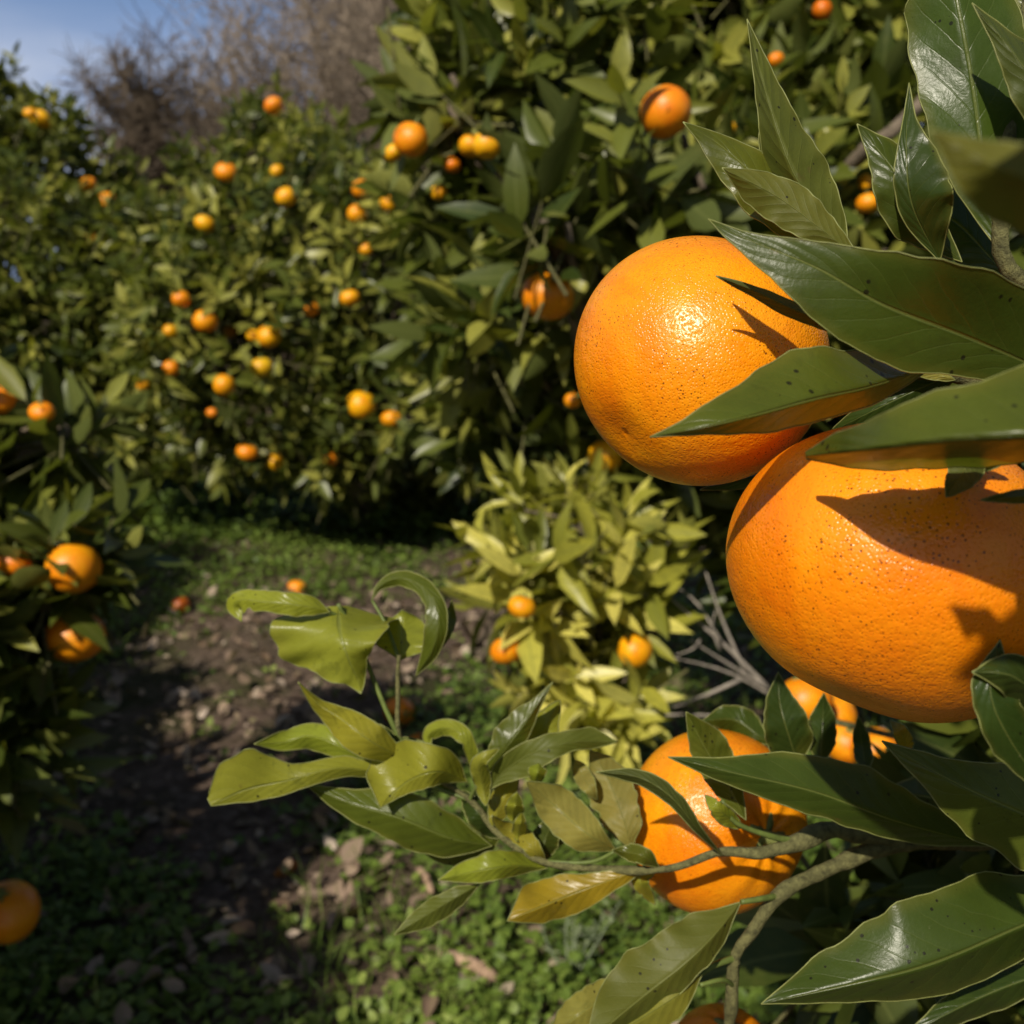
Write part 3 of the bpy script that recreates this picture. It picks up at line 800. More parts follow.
hleaf(Y, [(410, 762, .400), (372, 742, .394), (340, 718, .391), (318, 704, .391), (298, 682, .392)],
      [0, 12, 20, 20, 12, 5, 0], [0, 12, 20, 16, 9, 4, 0], al=35, ar=38, col=YOUNG, wave=.05)
hleaf(Y, [(386, 778, .41), (350, 752, .408), (312, 736, .407), (285, 742, .405), (254, 744, .404)],
      [0, 8, 12, 14, 12, 8, 0], [0, 10, 12, 14, 12, 10, 0], al=30, ar=25, col=YOUNG, wave=.3, wf=2.0)
hleaf(Y, [(398, 776, .405), (340, 768, .400), (290, 780, .396), (245, 790, .392), (211, 806, .390)],
      [0, 7, 10, 12, 14, 12, 0], [0, 9, 12, 11, 16, 38, 36, 8], al=[40, 40, 40, 35, 20, 10, 10], ar=[30, 30, 30, 30, 10, -5, -5, -5], col=YOUNG, wave=.06, label='pale leaf with a broad turned-over tip')
hleaf(Y, [(467, 782, .398), (440, 772, .392), (415, 778, .389), (395, 792, .389), (380, 808, .390)],
      [0, 8, 14, 14, 10, 6, 0], [0, 16, 26, 34, 42, 46, 30, 0], al=25, ar=20, col=YOUNG, wave=.06)
hleaf(Y, [(492, 846, .408), (450, 838, .402), (400, 818, .399), (350, 803, .399), (306, 785, .402)],
      [0, 20, 26, 22, 12, 0], [0, 22, 28, 24, 12, 0], al=32, ar=28, col=OLIVE, wave=.04, label='long olive leaf crossed by a dark shadow')
hleaf(Y, [(484, 775, .404), (508, 745, .402), (528, 718, .402), (553, 682, .403)],
      [0, 14, 20, 16, 6, 0], [0, 12, 14, 9, 3, 0], al=20, ar=45, col=OLIVE)
hleaf(Y, [(510, 770, .42), (535, 740, .42), (560, 700, .42)], 18, 18, al=20, ar=20, col=YOUNG)
hleaf(Y, [(488, 790, .398), (506, 770, .394), (535, 752, .392), (575, 742, .394), (617, 742, .398)],
      [0, 12, 14, 12, 12, 14, 0], [0, 12, 20, 15, 8, 8, 0], al=[-20, -20, 0, 20, 30, 40], ar=[-25, -25, -10, 10, 20, 20], col=OLIVE, flip=True, label='curled leaf with its hollow underside in shade')
hleaf(Y, [(486, 806, .392), (482, 780, .390), (480, 762, .390), (500, 748, .392)], 9, 9, al=20, ar=30, col=YOUNG)
hleaf(Y, [(472, 776, .408), (470, 750, .406), (458, 732, .404), (442, 728, .404), (428, 736, .406), (432, 752, .408)],
      [0, 5, 7, 8, 7, 0], [0, 7, 9, 9, 7, 0], al=30, ar=20, col=YOUNG, wave=.1)
hleaf(Y, [(616, 851, .382), (585, 832, .378), (555, 806, .378), (526, 781, .38)],
      [0, 18, 23, 16, 0], [0, 16, 22, 20, 0], al=25, ar=30, col=PALE, wave=.05, label='pale blotched leaf lying flat')
hleaf(Y, [(632, 850, .40), (622, 815, .40), (606, 775, .402), (590, 750, .404)], [0, 20, 26, 20, 0], [0, 18, 22, 18, 0], al=10, ar=20, col=PALE, flip=True, jag=.05)
hleaf(Y, [(548, 868, .392), (512, 866, .386), (472, 872, .384), (438, 880, .385)],
      [0, 9, 13, 10, 0], [0, 14, 17, 12, 0], al=40, ar=35, col=YOUNG)
hleaf(Y, [(480, 884, .392), (455, 898, .388), (425, 916, .388), (394, 935, .389)], [0, 10, 13, 10, 0], [0, 10, 12, 9, 0], al=40, ar=30, col=OLIVE, flip=True)
hleaf(Y, [(648, 868, .384), (610, 880, .378), (565, 897, .376), (507, 921, .379)],
      [0, 10, 17, 20, 16, 0], [0, 8, 14, 24, 28, 0], al=30, ar=32, col=YELL, wave=.1, label='yellow leaf with a wavy pale edge')
hleaf(Y, [(660, 868, .372), (640, 855, .37), (612, 850, .37)], [0, 8, 9, 0], [0, 9, 9, 0], al=30, ar=30, col=OLIVE)
hleaf(Y, [(575, 760, .404), (585, 780, .40), (597, 800, .40)], 9, 9, al=20, ar=30, col=PALE)
hleaf(Y, [(545, 865, .396), (525, 840, .394), (500, 825, .392), (492, 815, .392)], 9, 10, al=30, ar=30, col=YOUNG)
hleaf(Y, [(541, 862, .398), (545, 840, .40), (555, 815, .402)], 14, 14, al=30, ar=30, col=GREEN)
hleaf(Y, [(655, 872, .385), (640, 880, .385), (655, 905, .385)], 8, 8, al=30, ar=30, col=YOUNG)
hleaf(Y, [(405, 750, .41), (375, 735, .412), (345, 715, .414)], 12, 12, al=30, ar=30, col=DARK)
hleaf(Y, [(505, 838, .405), (480, 815, .404), (462, 790, .404)], 14, 14, al=30, ar=30, col=DARK)
hleaf(Y, [(455, 792, .412), (435, 770, .414), (412, 748, .416), (398, 738, .418)], 15, 17, al=25, ar=35, col=OLIVE)
hleaf(Y, [(500, 836, .41), (470, 850, .414), (440, 852, .418), (418, 846, .42)], 14, 13, al=35, ar=25, col=OLIVE)
hleaf(Y, [(492, 826, .40), (505, 795, .402), (518, 770, .404)], 13, 12, al=30, ar=35, col=YOUNG)
hleaf(Y, [(528, 852, .40), (560, 830, .404), (590, 822, .408)], 13, 14, al=30, ar=30, col=GREEN)
for q_ in ((515, 806, 9), (538, 768, 9), (520, 826, 7)):
    hleaf(Y, [(q_[0] - 3, q_[1] + 16, .392), (q_[0], q_[1], .388), (q_[0] + 2, q_[1] - 14, .39)], q_[2], q_[2], al=55, ar=55, col=YOUNG)

# ------------------------------------------------------------------ mandarins


def fruit_mesh(name, seed, mat, nu=48, nv=32, oblate=0.88, dimple=0.10, lumps_=0.03):
    r = np.random.default_rng(seed)
    ph = r.uniform(0, 6.28, 8)
    th = np.linspace(0, np.pi, nv + 1)[1:-1]; az = np.linspace(0, 2 * np.pi, nu, endpoint=False)
    TH, AZ = np.meshgrid(th, az, indexing='ij')
    def rad(TH, AZ):
        q = 1 + lumps_ * (np.sin(2 * AZ + ph[0]) * np.sin(TH) * .6 + np.sin(3 * AZ + ph[1]) * np.sin(TH) ** 2 * .5 + np.sin(2 * TH + ph[2]) * .5)
        q -= dimple * np.exp(-(TH / 0.30) ** 2) + dimple * 0.9 * np.exp(-((np.pi - TH) / 0.28) ** 2)
        q += 0.012 * np.sin(10 * AZ + ph[3]) * np.exp(-((TH - .35) / 0.35) ** 2)
        return q
    q = rad(TH, AZ)
    V = np.stack([q * np.sin(TH) * np.cos(AZ), q * np.sin(TH) * np.sin(AZ), q * np.cos(TH) * oblate], -1).reshape(-1, 3)
    top = np.array([[0, 0, (1 - dimple) * oblate]]); bot = -top
    V = np.vstack([V, top, bot]); n = nv - 1
    i = np.arange(n - 1)[:, None] * nu; j = np.arange(nu)[None, :]; k = (j + 1) % nu
    qd = np.stack([i + j, i + nu + j, i + nu + k, i + k], -1).reshape(-1, 4)
    jj = np.arange(nu); kk = (jj + 1) % nu
    tr = np.vstack([np.stack([np.full(nu, n * nu), jj, kk], -1), np.stack([np.full(nu, n * nu + 1), (n - 1) * nu + kk, (n - 1) * nu + jj], -1)])
    o = make_mesh(name, V, [qd, tr], mat)
    me = o.data; bpy.data.objects.remove(o)
    return me


def calyx_mesh():
    b = Build()
    for a in range(5):
        an = 2 * np.pi * a / 5
        p0 = np.array([0, 0, .80]); p1 = np.array([.20 * math.cos(an), .20 * math.sin(an), .835]); p2 = np.array([.30 * math.cos(an), .30 * math.sin(an), .80])
        b.tube(catmull([p0, p1, p2], 5), [.075, .07, .065, .05, .015], 6)
    b.tube(catmull([[0, 0, .78], [0, 0, .95], [.05, .02, 1.25]], 6), [.11, .085, .07, .065, .06, .055], 8)
    o = b.out('stalk', M_CALYX); me = o.data; bpy.data.objects.remove(o)
    return me


FM_NEAR = [fruit_mesh('mandarin_near', s, M_PEEL, 128, 84, ob, .08, .025) for s, ob in ((1, .95), (2, .86), (3, .95), (4, .88))]
FM_FAR = [fruit_mesh('mandarin_far', 10 + s, M_PEEL_FAR, 28, 18, .86 + .02 * s, .10, .03) for s in range(5)]
CALYX = calyx_mesh()
GROUP = 'mandarins on the trees and on the ground'


def mandarin(me, p, rad, label, rot=(0, 0, 0), tint=(1, 1, 1), group=GROUP, scale=(1, 1, 1)):
    o = bpy.data.objects.new('mandarin', me); C.objects.link(o)
    o.location = [float(q) for q in p]
    o.rotation_euler = rot
    o.scale = [rad * s for s in scale]
    o.color = (*tint, 1)
    tag(o, label, 'mandarin', group)
    s = bpy.data.objects.new('stalk', CALYX); C.objects.link(s); s.parent = o
    return o


def near(i, px, py, d, rpx, label, rot, tint=(1, 1, 1), scale=(1, 1, 1)):
    return mandarin(FM_NEAR[i], at(px, py, d), rpx * d / F_PX, label, rot, tint, scale=scale)


near(0, 698, 364, .288, 126, 'upper big speckled mandarin lit by the sun, crossed by a folded leaf', (R(-12), R(55), R(20)), (1, .96, 1))
near(1, 897, 573, .246, 168, 'large speckled mandarin half shaded under a folded leaf, the lower of the big pair', (R(-12), R(30), R(20)), (1, .85, 1))
near(2, 715, 820, .425, 89, 'mandarin behind crossing twigs and narrow leaves below the big pair', (R(75), R(8), R(25)), (1, .95, 1))
near(3, 722, 1062, .44, 55, 'mandarin whose stalked top just shows at the bottom edge of the picture', (R(8), R(4), 0), (1, .92, 1))

# (tree, px, py, radius px, label)
FAR = [
    ('back', 41, 119, 10, 'mandarin high in the tree under the open sky, close to its skyline'),
    ('back', 30, 113, 6, 'dull mandarin tucked beside the bright one near the skyline of the tree under the sky'),
    ('back', 88, 184, 8, 'half hidden mandarin just above a round bright one in the tree under the open sky'),
    ('back', 107, 202, 10, 'round bright mandarin in the upper middle of the tree under the open sky'),
    ('back', 91, 238, 8, 'mandarin partly behind leaves, below the round bright one in the tree under the sky'),
    ('back', 123, 323, 11, 'dim reddish mandarin in deep shade low between the two far trees'),
    ('far', 274, 106, 10, 'topmost mandarin of the far tree, directly under the bare thicket'),
    ('far', 226, 172, 11, 'mandarin below the topmost one in the far tree, towards the brown tangled stump'),
    ('far', 277, 171, 7, 'small pale mandarin under the topmost one in the far tree'),
    ('far', 286, 197, 10, 'bright mandarin just under the small pale one in the upper far tree'),
    ('far', 205, 224, 10, 'bright round mandarin alone among leaves in the upper part of the far tree'),
    ('far', 361, 189, 10, 'mandarin high in the far tree, upper of three close to the tall tree'),
    ('far', 357, 214, 10, 'mandarin with a leaf across it, middle of three close to the tall tree'),
    ('far', 389, 203, 9, 'mandarin where the far tree meets the tall tree, above a pale leaf'),
    ('far', 366, 249, 7, 'small mandarin below the group of three where the far tree meets the tall tree'),
    ('far', 181, 299, 9, 'mandarin beside a long yellow leaf in the middle of the far tree'),
    ('far', 205, 321, 12, 'bright mandarin just below the one with the long yellow leaf in the far tree'),
    ('far', 170, 331, 7, 'dim mandarin half hidden beside the bright one in the middle of the far tree'),
    ('far', 230, 332, 7, 'dark small mandarin between the bright one and the touching pair in the far tree'),
    ('far', 269, 336, 12, 'larger mandarin of the touching pair in the middle of the far tree'),
    ('far', 254, 335, 8, 'smaller mandarin of the touching pair in the middle of the far tree'),
    ('far', 311, 309, 9, 'shaded mandarin above the touching pair in the far tree'),
    ('far', 350, 298, 10, 'bright round mandarin alone in the open face of the far tree'),
    ('far', 224, 385, 11, 'bright mandarin in the lower part of the far tree, above the dark gap'),
    ('far', 262, 367, 11, 'yellowish unripe mandarin below the touching pair in the far tree'),
    ('far', 171, 368, 8, 'small mandarin at the shaded edge of the far tree by the path'),
    ('far', 143, 385, 6, 'tiny dim mandarin deep in the gap between the far trees'),
    ('far', 135, 412, 7, 'low tiny mandarin by the bare soil between the far trees'),
    ('far', 212, 413, 6, 'tiny dark mandarin under the bright low one in the far tree'),
    ('far', 247, 452, 10, 'upper of two mandarins on the lowest hanging spray of the far tree'),
    ('far', 275, 462, 9, 'lower of two mandarins on the lowest hanging spray of the far tree'),
    ('far', 330, 459, 8, 'single mandarin on a low spray over the dark gap under the far tree'),
    ('far', 361, 405, 14, 'larger mandarin with a dry leaf across it, low in the far tree'),
    ('far', 391, 419, 10, 'bright mandarin beside the one with the dry leaf, low in the far tree'),
    ('far', 444, 310, 9, 'mandarin at the seam of the far and tall trees, below the small yellow leaves'),
    ('big', 411, 140, 18, 'mandarin with a fold across it at the outer edge of the tall tree'),
    ('big', 393, 153, 10, 'small mandarin tucked under the folded one at the edge of the tall tree'),
    ('big', 487, 145, 15, 'bright round mandarin in the upper outer part of the tall tree'),
    ('big', 471, 146, 13, 'shaded mandarin behind the bright round one in the upper tall tree'),
    ('big', 452, 165, 9, 'small mandarin below the bright and shaded pair in the tall tree'),
    ('big', 439, 192, 9, 'mandarin half under a long leaf at the outer edge of the tall tree'),
    ('big', 547, 296, 28, 'large mandarin under a broad leaf touching the outline of the upper big fruit'),
    ('big', 579, 272, 7, 'tiny mandarin peeping above the large one beside the upper big fruit'),
    ('big', 665, 112, 27, 'large mandarin crossed by a leaf, high above the upper big fruit'),
    ('big', 605, 456, 17, 'mandarin just below the upper big fruit, above the yellow leaves'),
    ('big', 573, 400, 9, 'mandarin hardly showing from behind the edge of the upper big fruit'),
    ('big', 776, 60, 8, 'small mandarin beside the tip of the tall narrow leaf'),
    ('big', 822, 10, 10, 'dim reddish mandarin at the very top of the tall tree'),
    ('big', 866, 183, 9, 'upper of two small mandarins seen between the big leaves'),
    ('big', 868, 203, 11, 'lower of two small mandarins seen between the big leaves'),
    ('big', 729, 128, 7, 'small mandarin just over the pale leaf fan'),
    ('young', 507, 650, 17, 'bright mandarin hanging lowest in the yellowing young tree'),
    ('young', 522, 607, 14, 'mandarin half covered by pale leaves in the yellowing young tree'),
    ('young', 635, 650, 17, 'mandarin behind a long yellow leaf beside the dry twigs'),
    ('near', 2, 400, 17, 'mandarin cut by the picture edge, topmost in the tree over the dark path'),
    ('near', 42, 412, 12, 'mandarin behind an upright leaf near the top of the tree over the dark path'),
    ('near', 15, 562, 16, 'shaded mandarin beside a fruit with a bright streak in the tree over the path'),
    ('near', 74, 568, 27, 'mandarin with a bright sun streak in the tree over the dark path'),
    ('near', 75, 636, 28, 'large shaded mandarin hanging below the sun streaked one over the path'),
    ('near', 8, 912, 31, 'dark orange mandarin hanging low at the bottom corner over the shaded ground'),
]
bv = {}
for k_, (root, o) in TREES.items():
    me = o.data; me.calc_loop_triangles()
    co = np.empty(len(me.vertices) * 3, np.float32); me.vertices.foreach_get('co', co); co = co.reshape(-1, 3) + origin_of(root).astype(np.float32)
    tri = np.empty(len(me.loop_triangles) * 3, np.int32); me.loop_triangles.foreach_get('vertices', tri)
    bv[k_] = BVHTree.FromPolygons([tuple(v) for v in co.tolist()], [tuple(t) for t in tri.reshape(-1, 3).tolist()])
rf = random.Random(5)
FIX = {'near': 1.22}
for (tr_, px, py, rp, lab) in FAR:
    ds = []
    for a in range(13):
        q = 0.0 if a == 0 else (0.55 if a < 7 else 0.95)
        x = px + rp * q * math.cos(a * 1.047 + q); y = py + rp * q * math.sin(a * 1.047 + q)
        dv = at(x, y, 1.0) - CAM
        hit = bv[tr_].ray_cast(Vector(CAM), Vector(dv / np.linalg.norm(dv)))
        if hit[0] is not None: ds.append(hit[3] / np.linalg.norm(dv))
    typ = {'far': 3.5, 'back': 3.9, 'big': 1.6, 'young': 1.7, 'near': 1.25}[tr_]
    ds = sorted(ds)
    d = ds[int(len(ds) * 0.15)] if len(ds) > 3 else typ
    d = d + (rf.uniform(-.3, .2) if rf.random() < .5 else rf.uniform(.3, 1.0)) * rp * d / F_PX
    # keep fruit a believable size
    d = min(max(d, 0.010 / rp * F_PX), 0.042 / rp * F_PX) if tr_ != 'far' and tr_ != 'back' else d
    if lab.startswith('large mandarin under'): d = sorted(ds)[0] + .1 * rp * d / F_PX
    if tr_ == 'near': d += 1.25 * rp * d / F_PX
    dim = any(w in lab for w in ('dim', 'dark', 'dull'))
    tint = (1, rf.choice((.86, .96, 1.05, 1.15, 1.28, 1.4)), 1)
    if 'yellowish' in lab: tint = (.85, 1.45, 2)
    if 'reddish' in lab: tint = (.8, .55, .8)
    mandarin(rf.choice(FM_FAR), at(px, py, d), rp * d / F_PX, lab, (rf.uniform(-.5, .5), rf.uniform(-.5, .5), rf.uniform(0, 6)), tint, scale=(rf.uniform(.94, 1.06), rf.uniform(.94, 1.06), rf.uniform(.88, 1.1)))

for (px, py, d, rp, lab) in [
        (805, 700, .95, 27, 'mandarin directly below the large shaded one, behind upright dark leaves'),
        (833, 716, 1.0, 24, 'mandarin tucked between two others below the large shaded one'),
        (846, 742, .93, 22, 'small mandarin touching the lowest in the cluster below the large shaded one'),
        (874, 748, .90, 23, 'bright lowest mandarin of the cluster below the large shaded one')]:
    mandarin(rf.choice(FM_FAR), at(px, py, d), rp * d / F_PX, lab, (.3, rf.uniform(-.4, .4), rf.uniform(0, 6)))


def ground_at(px, py):
    dv = at(px, py, 1.0) - CAM
    t = 0.4
    for _ in range(4000):
        p = CAM + dv * t
        if p[2] <= ground_h(p[0], p[1]): break
        t += 0.003
    return p, t


for (px, py, rp, lab, tint) in [
        (400, 712, 16, 'fallen mandarin on the ground behind the young leaf stem', (1, .9, 1)),
        (418, 744, 11, 'fallen mandarin on the weeds just below the one behind the stem', (1, .9, 1)),
        (297, 589, 10, 'fallen mandarin on green weeds beyond the curled pale leaf', (1, .95, 1)),
        (181, 606, 10, 'dull red rotting mandarin lying on the dark path', (.45, .28, 1)),
        (286, 870, 9, 'flattened brownish fallen mandarin among dead leaves on the path', (.45, .5, 6))]:
    p, d = ground_at(px, py + rp * .6)
    rr = rp * d / F_PX
    mandarin(rf.choice(FM_FAR), p + np.array([0, 0, rr * .62]), rr, lab, (rf.uniform(-1, 1), rf.uniform(-1, 1), 0), tint, scale=(1.6, 1, .45) if 'flattened' in lab else (1, 1, 1))

# dry dead twigs of the tall tree, beside the young one
b = Build()
r = np.random.default_rng(77)
for (x0, y0, d0, x1, y1, d1, w) in [(770, 690, 1.45, 672, 600, 1.42, .004), (770, 690, 1.45, 690, 640, 1.40, .0032), (745, 672, 1.44, 705, 570, 1.43, .003), (780, 700, 1.46, 660, 655, 1.40, .0028),
                                   (740, 680, 1.43, 640, 715, 1.40, .0035), (700, 640, 1.41, 676, 655, 1.39, .002), (720, 650, 1.42, 716, 610, 1.41, .002), (1000, 850, 1.9, 770, 690, 1.45, .006),
                                   (760, 720, 1.46, 600, 720, 1.44, .003), (720, 640, 1.42, 660, 575, 1.46, .002)]:
    m_ = at((x0 + x1) / 2 + r.uniform(-8, 8), (y0 + y1) / 2 + r.uniform(-8, 8), (d0 + d1) / 2)
    b.tube(catmull([at(x0, y0, d0), m_, at(x1, y1, d1)], 8), np.linspace(w, w * .35, 8), 6)
b.out('dead_twigs', M_DRY, TREES['big'][0])
b = Build()
b.tube(catmull([at(790, 260, 1.7), at(850, 165, 1.45), at(905, 120, 1.4), at(990, 20, 1.5)], 14), np.linspace(.012, .008, 14), 8)
b.out('branch', M_BARK, TREES['big'][0])

# ------------------------------------------------------------------ weeds, grass and dead leaves


def noise2(x, y, s):
    return (np.sin(x * 3.1 * s + 1.3) * np.sin(y * 2.7 * s + .4) + np.sin(x * 6.3 * s - y * 4.9 * s + 2.0) * .6 + np.sin(x * 11.0 * s + y * 9.0 * s) * .4) / 2.0


def path_dirt(x, y):
    """bare trodden soil along the path, 1 = bare"""
    q = np.exp(-(((x + 0.62) / 0.34) ** 2 + ((y - 2.25) / 0.55) ** 2)) * 1.5
    q = np.maximum(q, np.exp(-(((x + 0.42) / 0.22) ** 2 + ((y - 1.45) / 0.35) ** 2)) * 1.0)
    q = np.maximum(q, np.exp(-(((x + 0.15) / 0.45) ** 2 + ((y - 2.75) / 0.16) ** 2)) * 1.1)
    return np.clip(q, 0, 1)


r = np.random.default_rng(41)


def scatter(n, near_bias=1.0):
    y = 0.75 + (6.4 - 0.75) * r.random(n) ** near_bias
    x = (r.random(n) * 2 - 1) * (0.35 + 0.75 * y)
    return x, y


x, y = scatter(30000, 1.5)
dens = 0.62 + 0.75 * noise2(x, y, 1.3) - 1.1 * path_dirt(x, y)
dens += 0.9 * np.exp(-(((x + 0.95) / 0.35) ** 2 + ((y - 3.45) / 0.35) ** 2)) + 0.6 * np.exp(-(((x - 0.15) / 0.45) ** 2 + ((y - 1.5) / 0.6) ** 2))
m = r.random(len(x)) < np.clip(dens, 0.03, 1)
x, y = x[m], y[m]; n = len(x)
hgt = 0.012 + 0.04 * r.random(n) * np.clip(dens[m], .2, 1.2)
hgt += 0.10 * np.exp(-(((x + 0.95) / 0.35) ** 2 + ((y - 3.45) / 0.35) ** 2)) * r.random(n)
O = []; A = []; N = []; L = []; W = []; ti = []
st = np.clip(.45 + .5 * noise2(x, y, .9) + r.normal(0, .12, n), 0, 1)
for j in range(7):
    ph = j * 0.9 + r.uniform(0, 6.28, n)
    el = r.uniform(-.25, .9, n)
    a = np.stack([np.cos(ph) * np.cos(el), np.sin(ph) * np.cos(el), np.sin(el)], -1)
    rr_ = r.uniform(0.0, 0.03, n)
    O.append(np.stack([x + np.cos(ph) * rr_, y + np.sin(ph) * rr_, ground_h(x, y) + hgt * r.uniform(.3, 1, n)], -1))
    A.append(a); N.append(np.array([0, 0, 1.0]) + r.normal(size=(n, 3)) * .35)
    l = r.uniform(.008, .022, n); L.append(l); W.append(l * r.uniform(.26, .5, n)); ti.append(np.clip(st + r.normal(0, .12, n), 0, 1))
cat_ = np.concatenate
V, q, t, tv, ac = leaves(cat_(O), cat_(A), cat_(N), cat_(L), cat_(W), np.full(7 * n, .15), np.full(7 * n, .2), cat_(ti))
o = make_mesh('ground_weeds', V, [q, t], M_CLOVER, attr={'tint': tv, 'across': ac})
tag(o, 'low green clover and weeds covering the orchard floor', 'weeds', kind='stuff')
# taller dark undergrowth beneath and behind the far trees
n = 5200
x = r.uniform(-2.3, 0.5, n); y = r.uniform(3.75, 5.6, n)
hh = (.10 + .20 * np.clip((y - 3.7) / 1.2, 0, 1)) * (.75 + .35 * noise2(x, y, 1.6))
O = []; A = []; N = []; L = []; W = []; ti = []
for j in range(8):
    ph = j * 0.9 + r.uniform(0, 6.28, n); el = r.uniform(-.3, .8, n)
    O.append(np.stack([x + np.cos(ph) * .03, y + np.sin(ph) * .03, ground_h(x, y) + hh * r.uniform(.1, 1, n)], -1))
    A.append(np.stack([np.cos(ph) * np.cos(el), np.sin(ph) * np.cos(el), np.sin(el)], -1)); N.append(np.array([0, 0, 1.0]) + r.normal(size=(n, 3)) * .4)
    l = r.uniform(.02, .05, n); L.append(l); W.append(l * r.uniform(.22, .4, n)); ti.append(np.clip(r.normal(.25, .18, n), 0, 1))
V, q, t, tv, ac = leaves(cat_(O), cat_(A), cat_(N), cat_(L), cat_(W), np.full(8 * n, .15), np.full(8 * n, .2), cat_(ti))
o = make_mesh('undergrowth', V, [q, t], M_CLOVER, attr={'tint': tv, 'across': ac})
tag(o, 'taller dark weeds growing in the shade beneath the far trees', 'undergrowth', kind='stuff')
# grass blades
x, y = scatter(9000, 1.5)
m = r.random(len(x)) < np.clip(.35 + .7 * noise2(x + 3, y, 1.1) - .9 * path_dirt(x, y), .02, 1)
x, y = x[m], y[m]; n = len(x)
O = []; A = []; N = []; L = []; W = []; ti = []
for j in range(4):
    d = unit(np.stack([r.normal(0, .5, n), r.normal(0, .5, n), np.ones(n)], -1))
    O.append(np.stack([x + r.normal(0, .012, n), y + r.normal(0, .012, n), ground_h(x, y) - .003], -1))
    A.append(d); N.append(r.normal(size=(n, 3))); l = r.uniform(.03, .085, n); L.append(l); W.append(np.full(n, .0013)); ti.append(r.random(n))
V, q, t, tv, ac = leaves(cat_(O), cat_(A), cat_(N), cat_(L), cat_(W), r.uniform(.1, .7, 4 * n), np.full(4 * n, .1), cat_(ti))
o = make_mesh('grass', V, [q, t], M_CLOVER, attr={'tint': tv, 'across': ac})
tag(o, 'thin grass blades among the weeds of the orchard floor', 'grass', kind='stuff')
# dead leaves
x, y = scatter(13000, 1.3)
m = r.random(len(x)) < np.clip(.30 + .4 * noise2(x - 2, y + 1, 1.7) + 1.0 * path_dirt(x, y), .05, 1)
x, y = x[m], y[m]; n = len(x)
ph = r.uniform(0, 6.28, n); el = r.normal(.1, .25, n)
A = np.stack([np.cos(ph) * np.cos(el), np.sin(ph) * np.cos(el), np.sin(el)], -1)
l = r.uniform(.012, .05, n)
O = np.stack([x, y, ground_h(x, y) + r.uniform(.004, .022, n)], -1)
V, q, t, tv, ac = leaves(O, A, np.array([0, 0, 1.0]) + r.normal(size=(n, 3)) * .5, l, l * r.uniform(.18, .36, n), r.normal(.1, .5, n), r.normal(.3, .6, n), np.clip(r.normal(.45, .25, n), 0, 1))
o = make_mesh('leaf_litter', V, [q, t], M_LITTER, attr={'tint': tv, 'across': ac})
tag(o, 'dry pinkish brown dead leaves strewn over the path', 'leaf litter', kind='stuff')

# fallen sticks
for (x0, y0, x1, y1, w, lab) in [(440, 968, 497, 992, .009, 'broken pale brown stick lying in the weeds near the bottom edge'),
                                 (418, 880, 432, 905, .006, 'short dry twig upright in the lit weeds under the yellow leaf')]:
    p0, _ = ground_at(x0, y0); p1, _ = ground_at(x1, y1)
    b = Build(); up_ = np.array([0, 0, .02])
    b.tube(catmull([p0 + up_, (p0 + p1) / 2 + up_ * 1.2 + [.002, .003, 0], p1 + up_], 9), [w * .7, w, w * 1.1, w * .9, w * 1.05, w, w * .9, w, w * .5], 7)
    dv = unit(p1 - p0)
    b.tube(catmull([p0 * .5 + p1 * .5 + up_, p0 * .3 + p1 * .7 + up_ * 1.5, p0 * .2 + p1 * .8 + up_ * 2.0], 5), [w * .5, w * .4, w * .3, w * .25, w * .15], 6)
    o = b.out('fallen_stick', M_STICK); tag(o, lab, 'stick', 'sticks on the orchard floor')

# grey-green feathery weed by the yellow leaf
wp, _ = ground_at(570, 985)
wroot = empty('feathery_weed', wp); tag(wroot, 'grey green feathery weed standing in the grass below the yellow leaf', 'weed')
b = Build(); O = []; A = []
for k in range(7):
    e = wp + np.array([r.normal(0, .035), r.normal(0, .035), r.uniform(.06, .12)])
    c = catmull([wp, (wp + e) / 2 + [r.normal(0, .008), r.normal(0, .008), .01], e], 9)
    b.tube(c, np.linspace(.0016, .0006, 9), 5)
    for i in range(2, 9):
        for s_ in range(4):
            O.append(c[i]); A.append(unit(r.normal(size=3) + [0, 0, .6]))
b.out('stem', mat_simple('weed_stem', (.20, .24, .15), .7, .2, 80, 0), wroot)
O = np.array(O); A = np.array(A); n = len(O); l = r.uniform(.008, .018, n)
V, q, t, tv, ac = leaves(O, A, r.normal(size=(n, 3)), l, l * .12, np.full(n, .3), np.full(n, .2), r.random(n))
make_mesh('foliage', V, [q, t], mat_foliage('grey_weed', (.12, .16, .09), (.19, .23, .14), (.26, .30, .19), .7), wroot, attr={'tint': tv, 'across': ac})

# ------------------------------------------------------------------ bare thicket on the rise


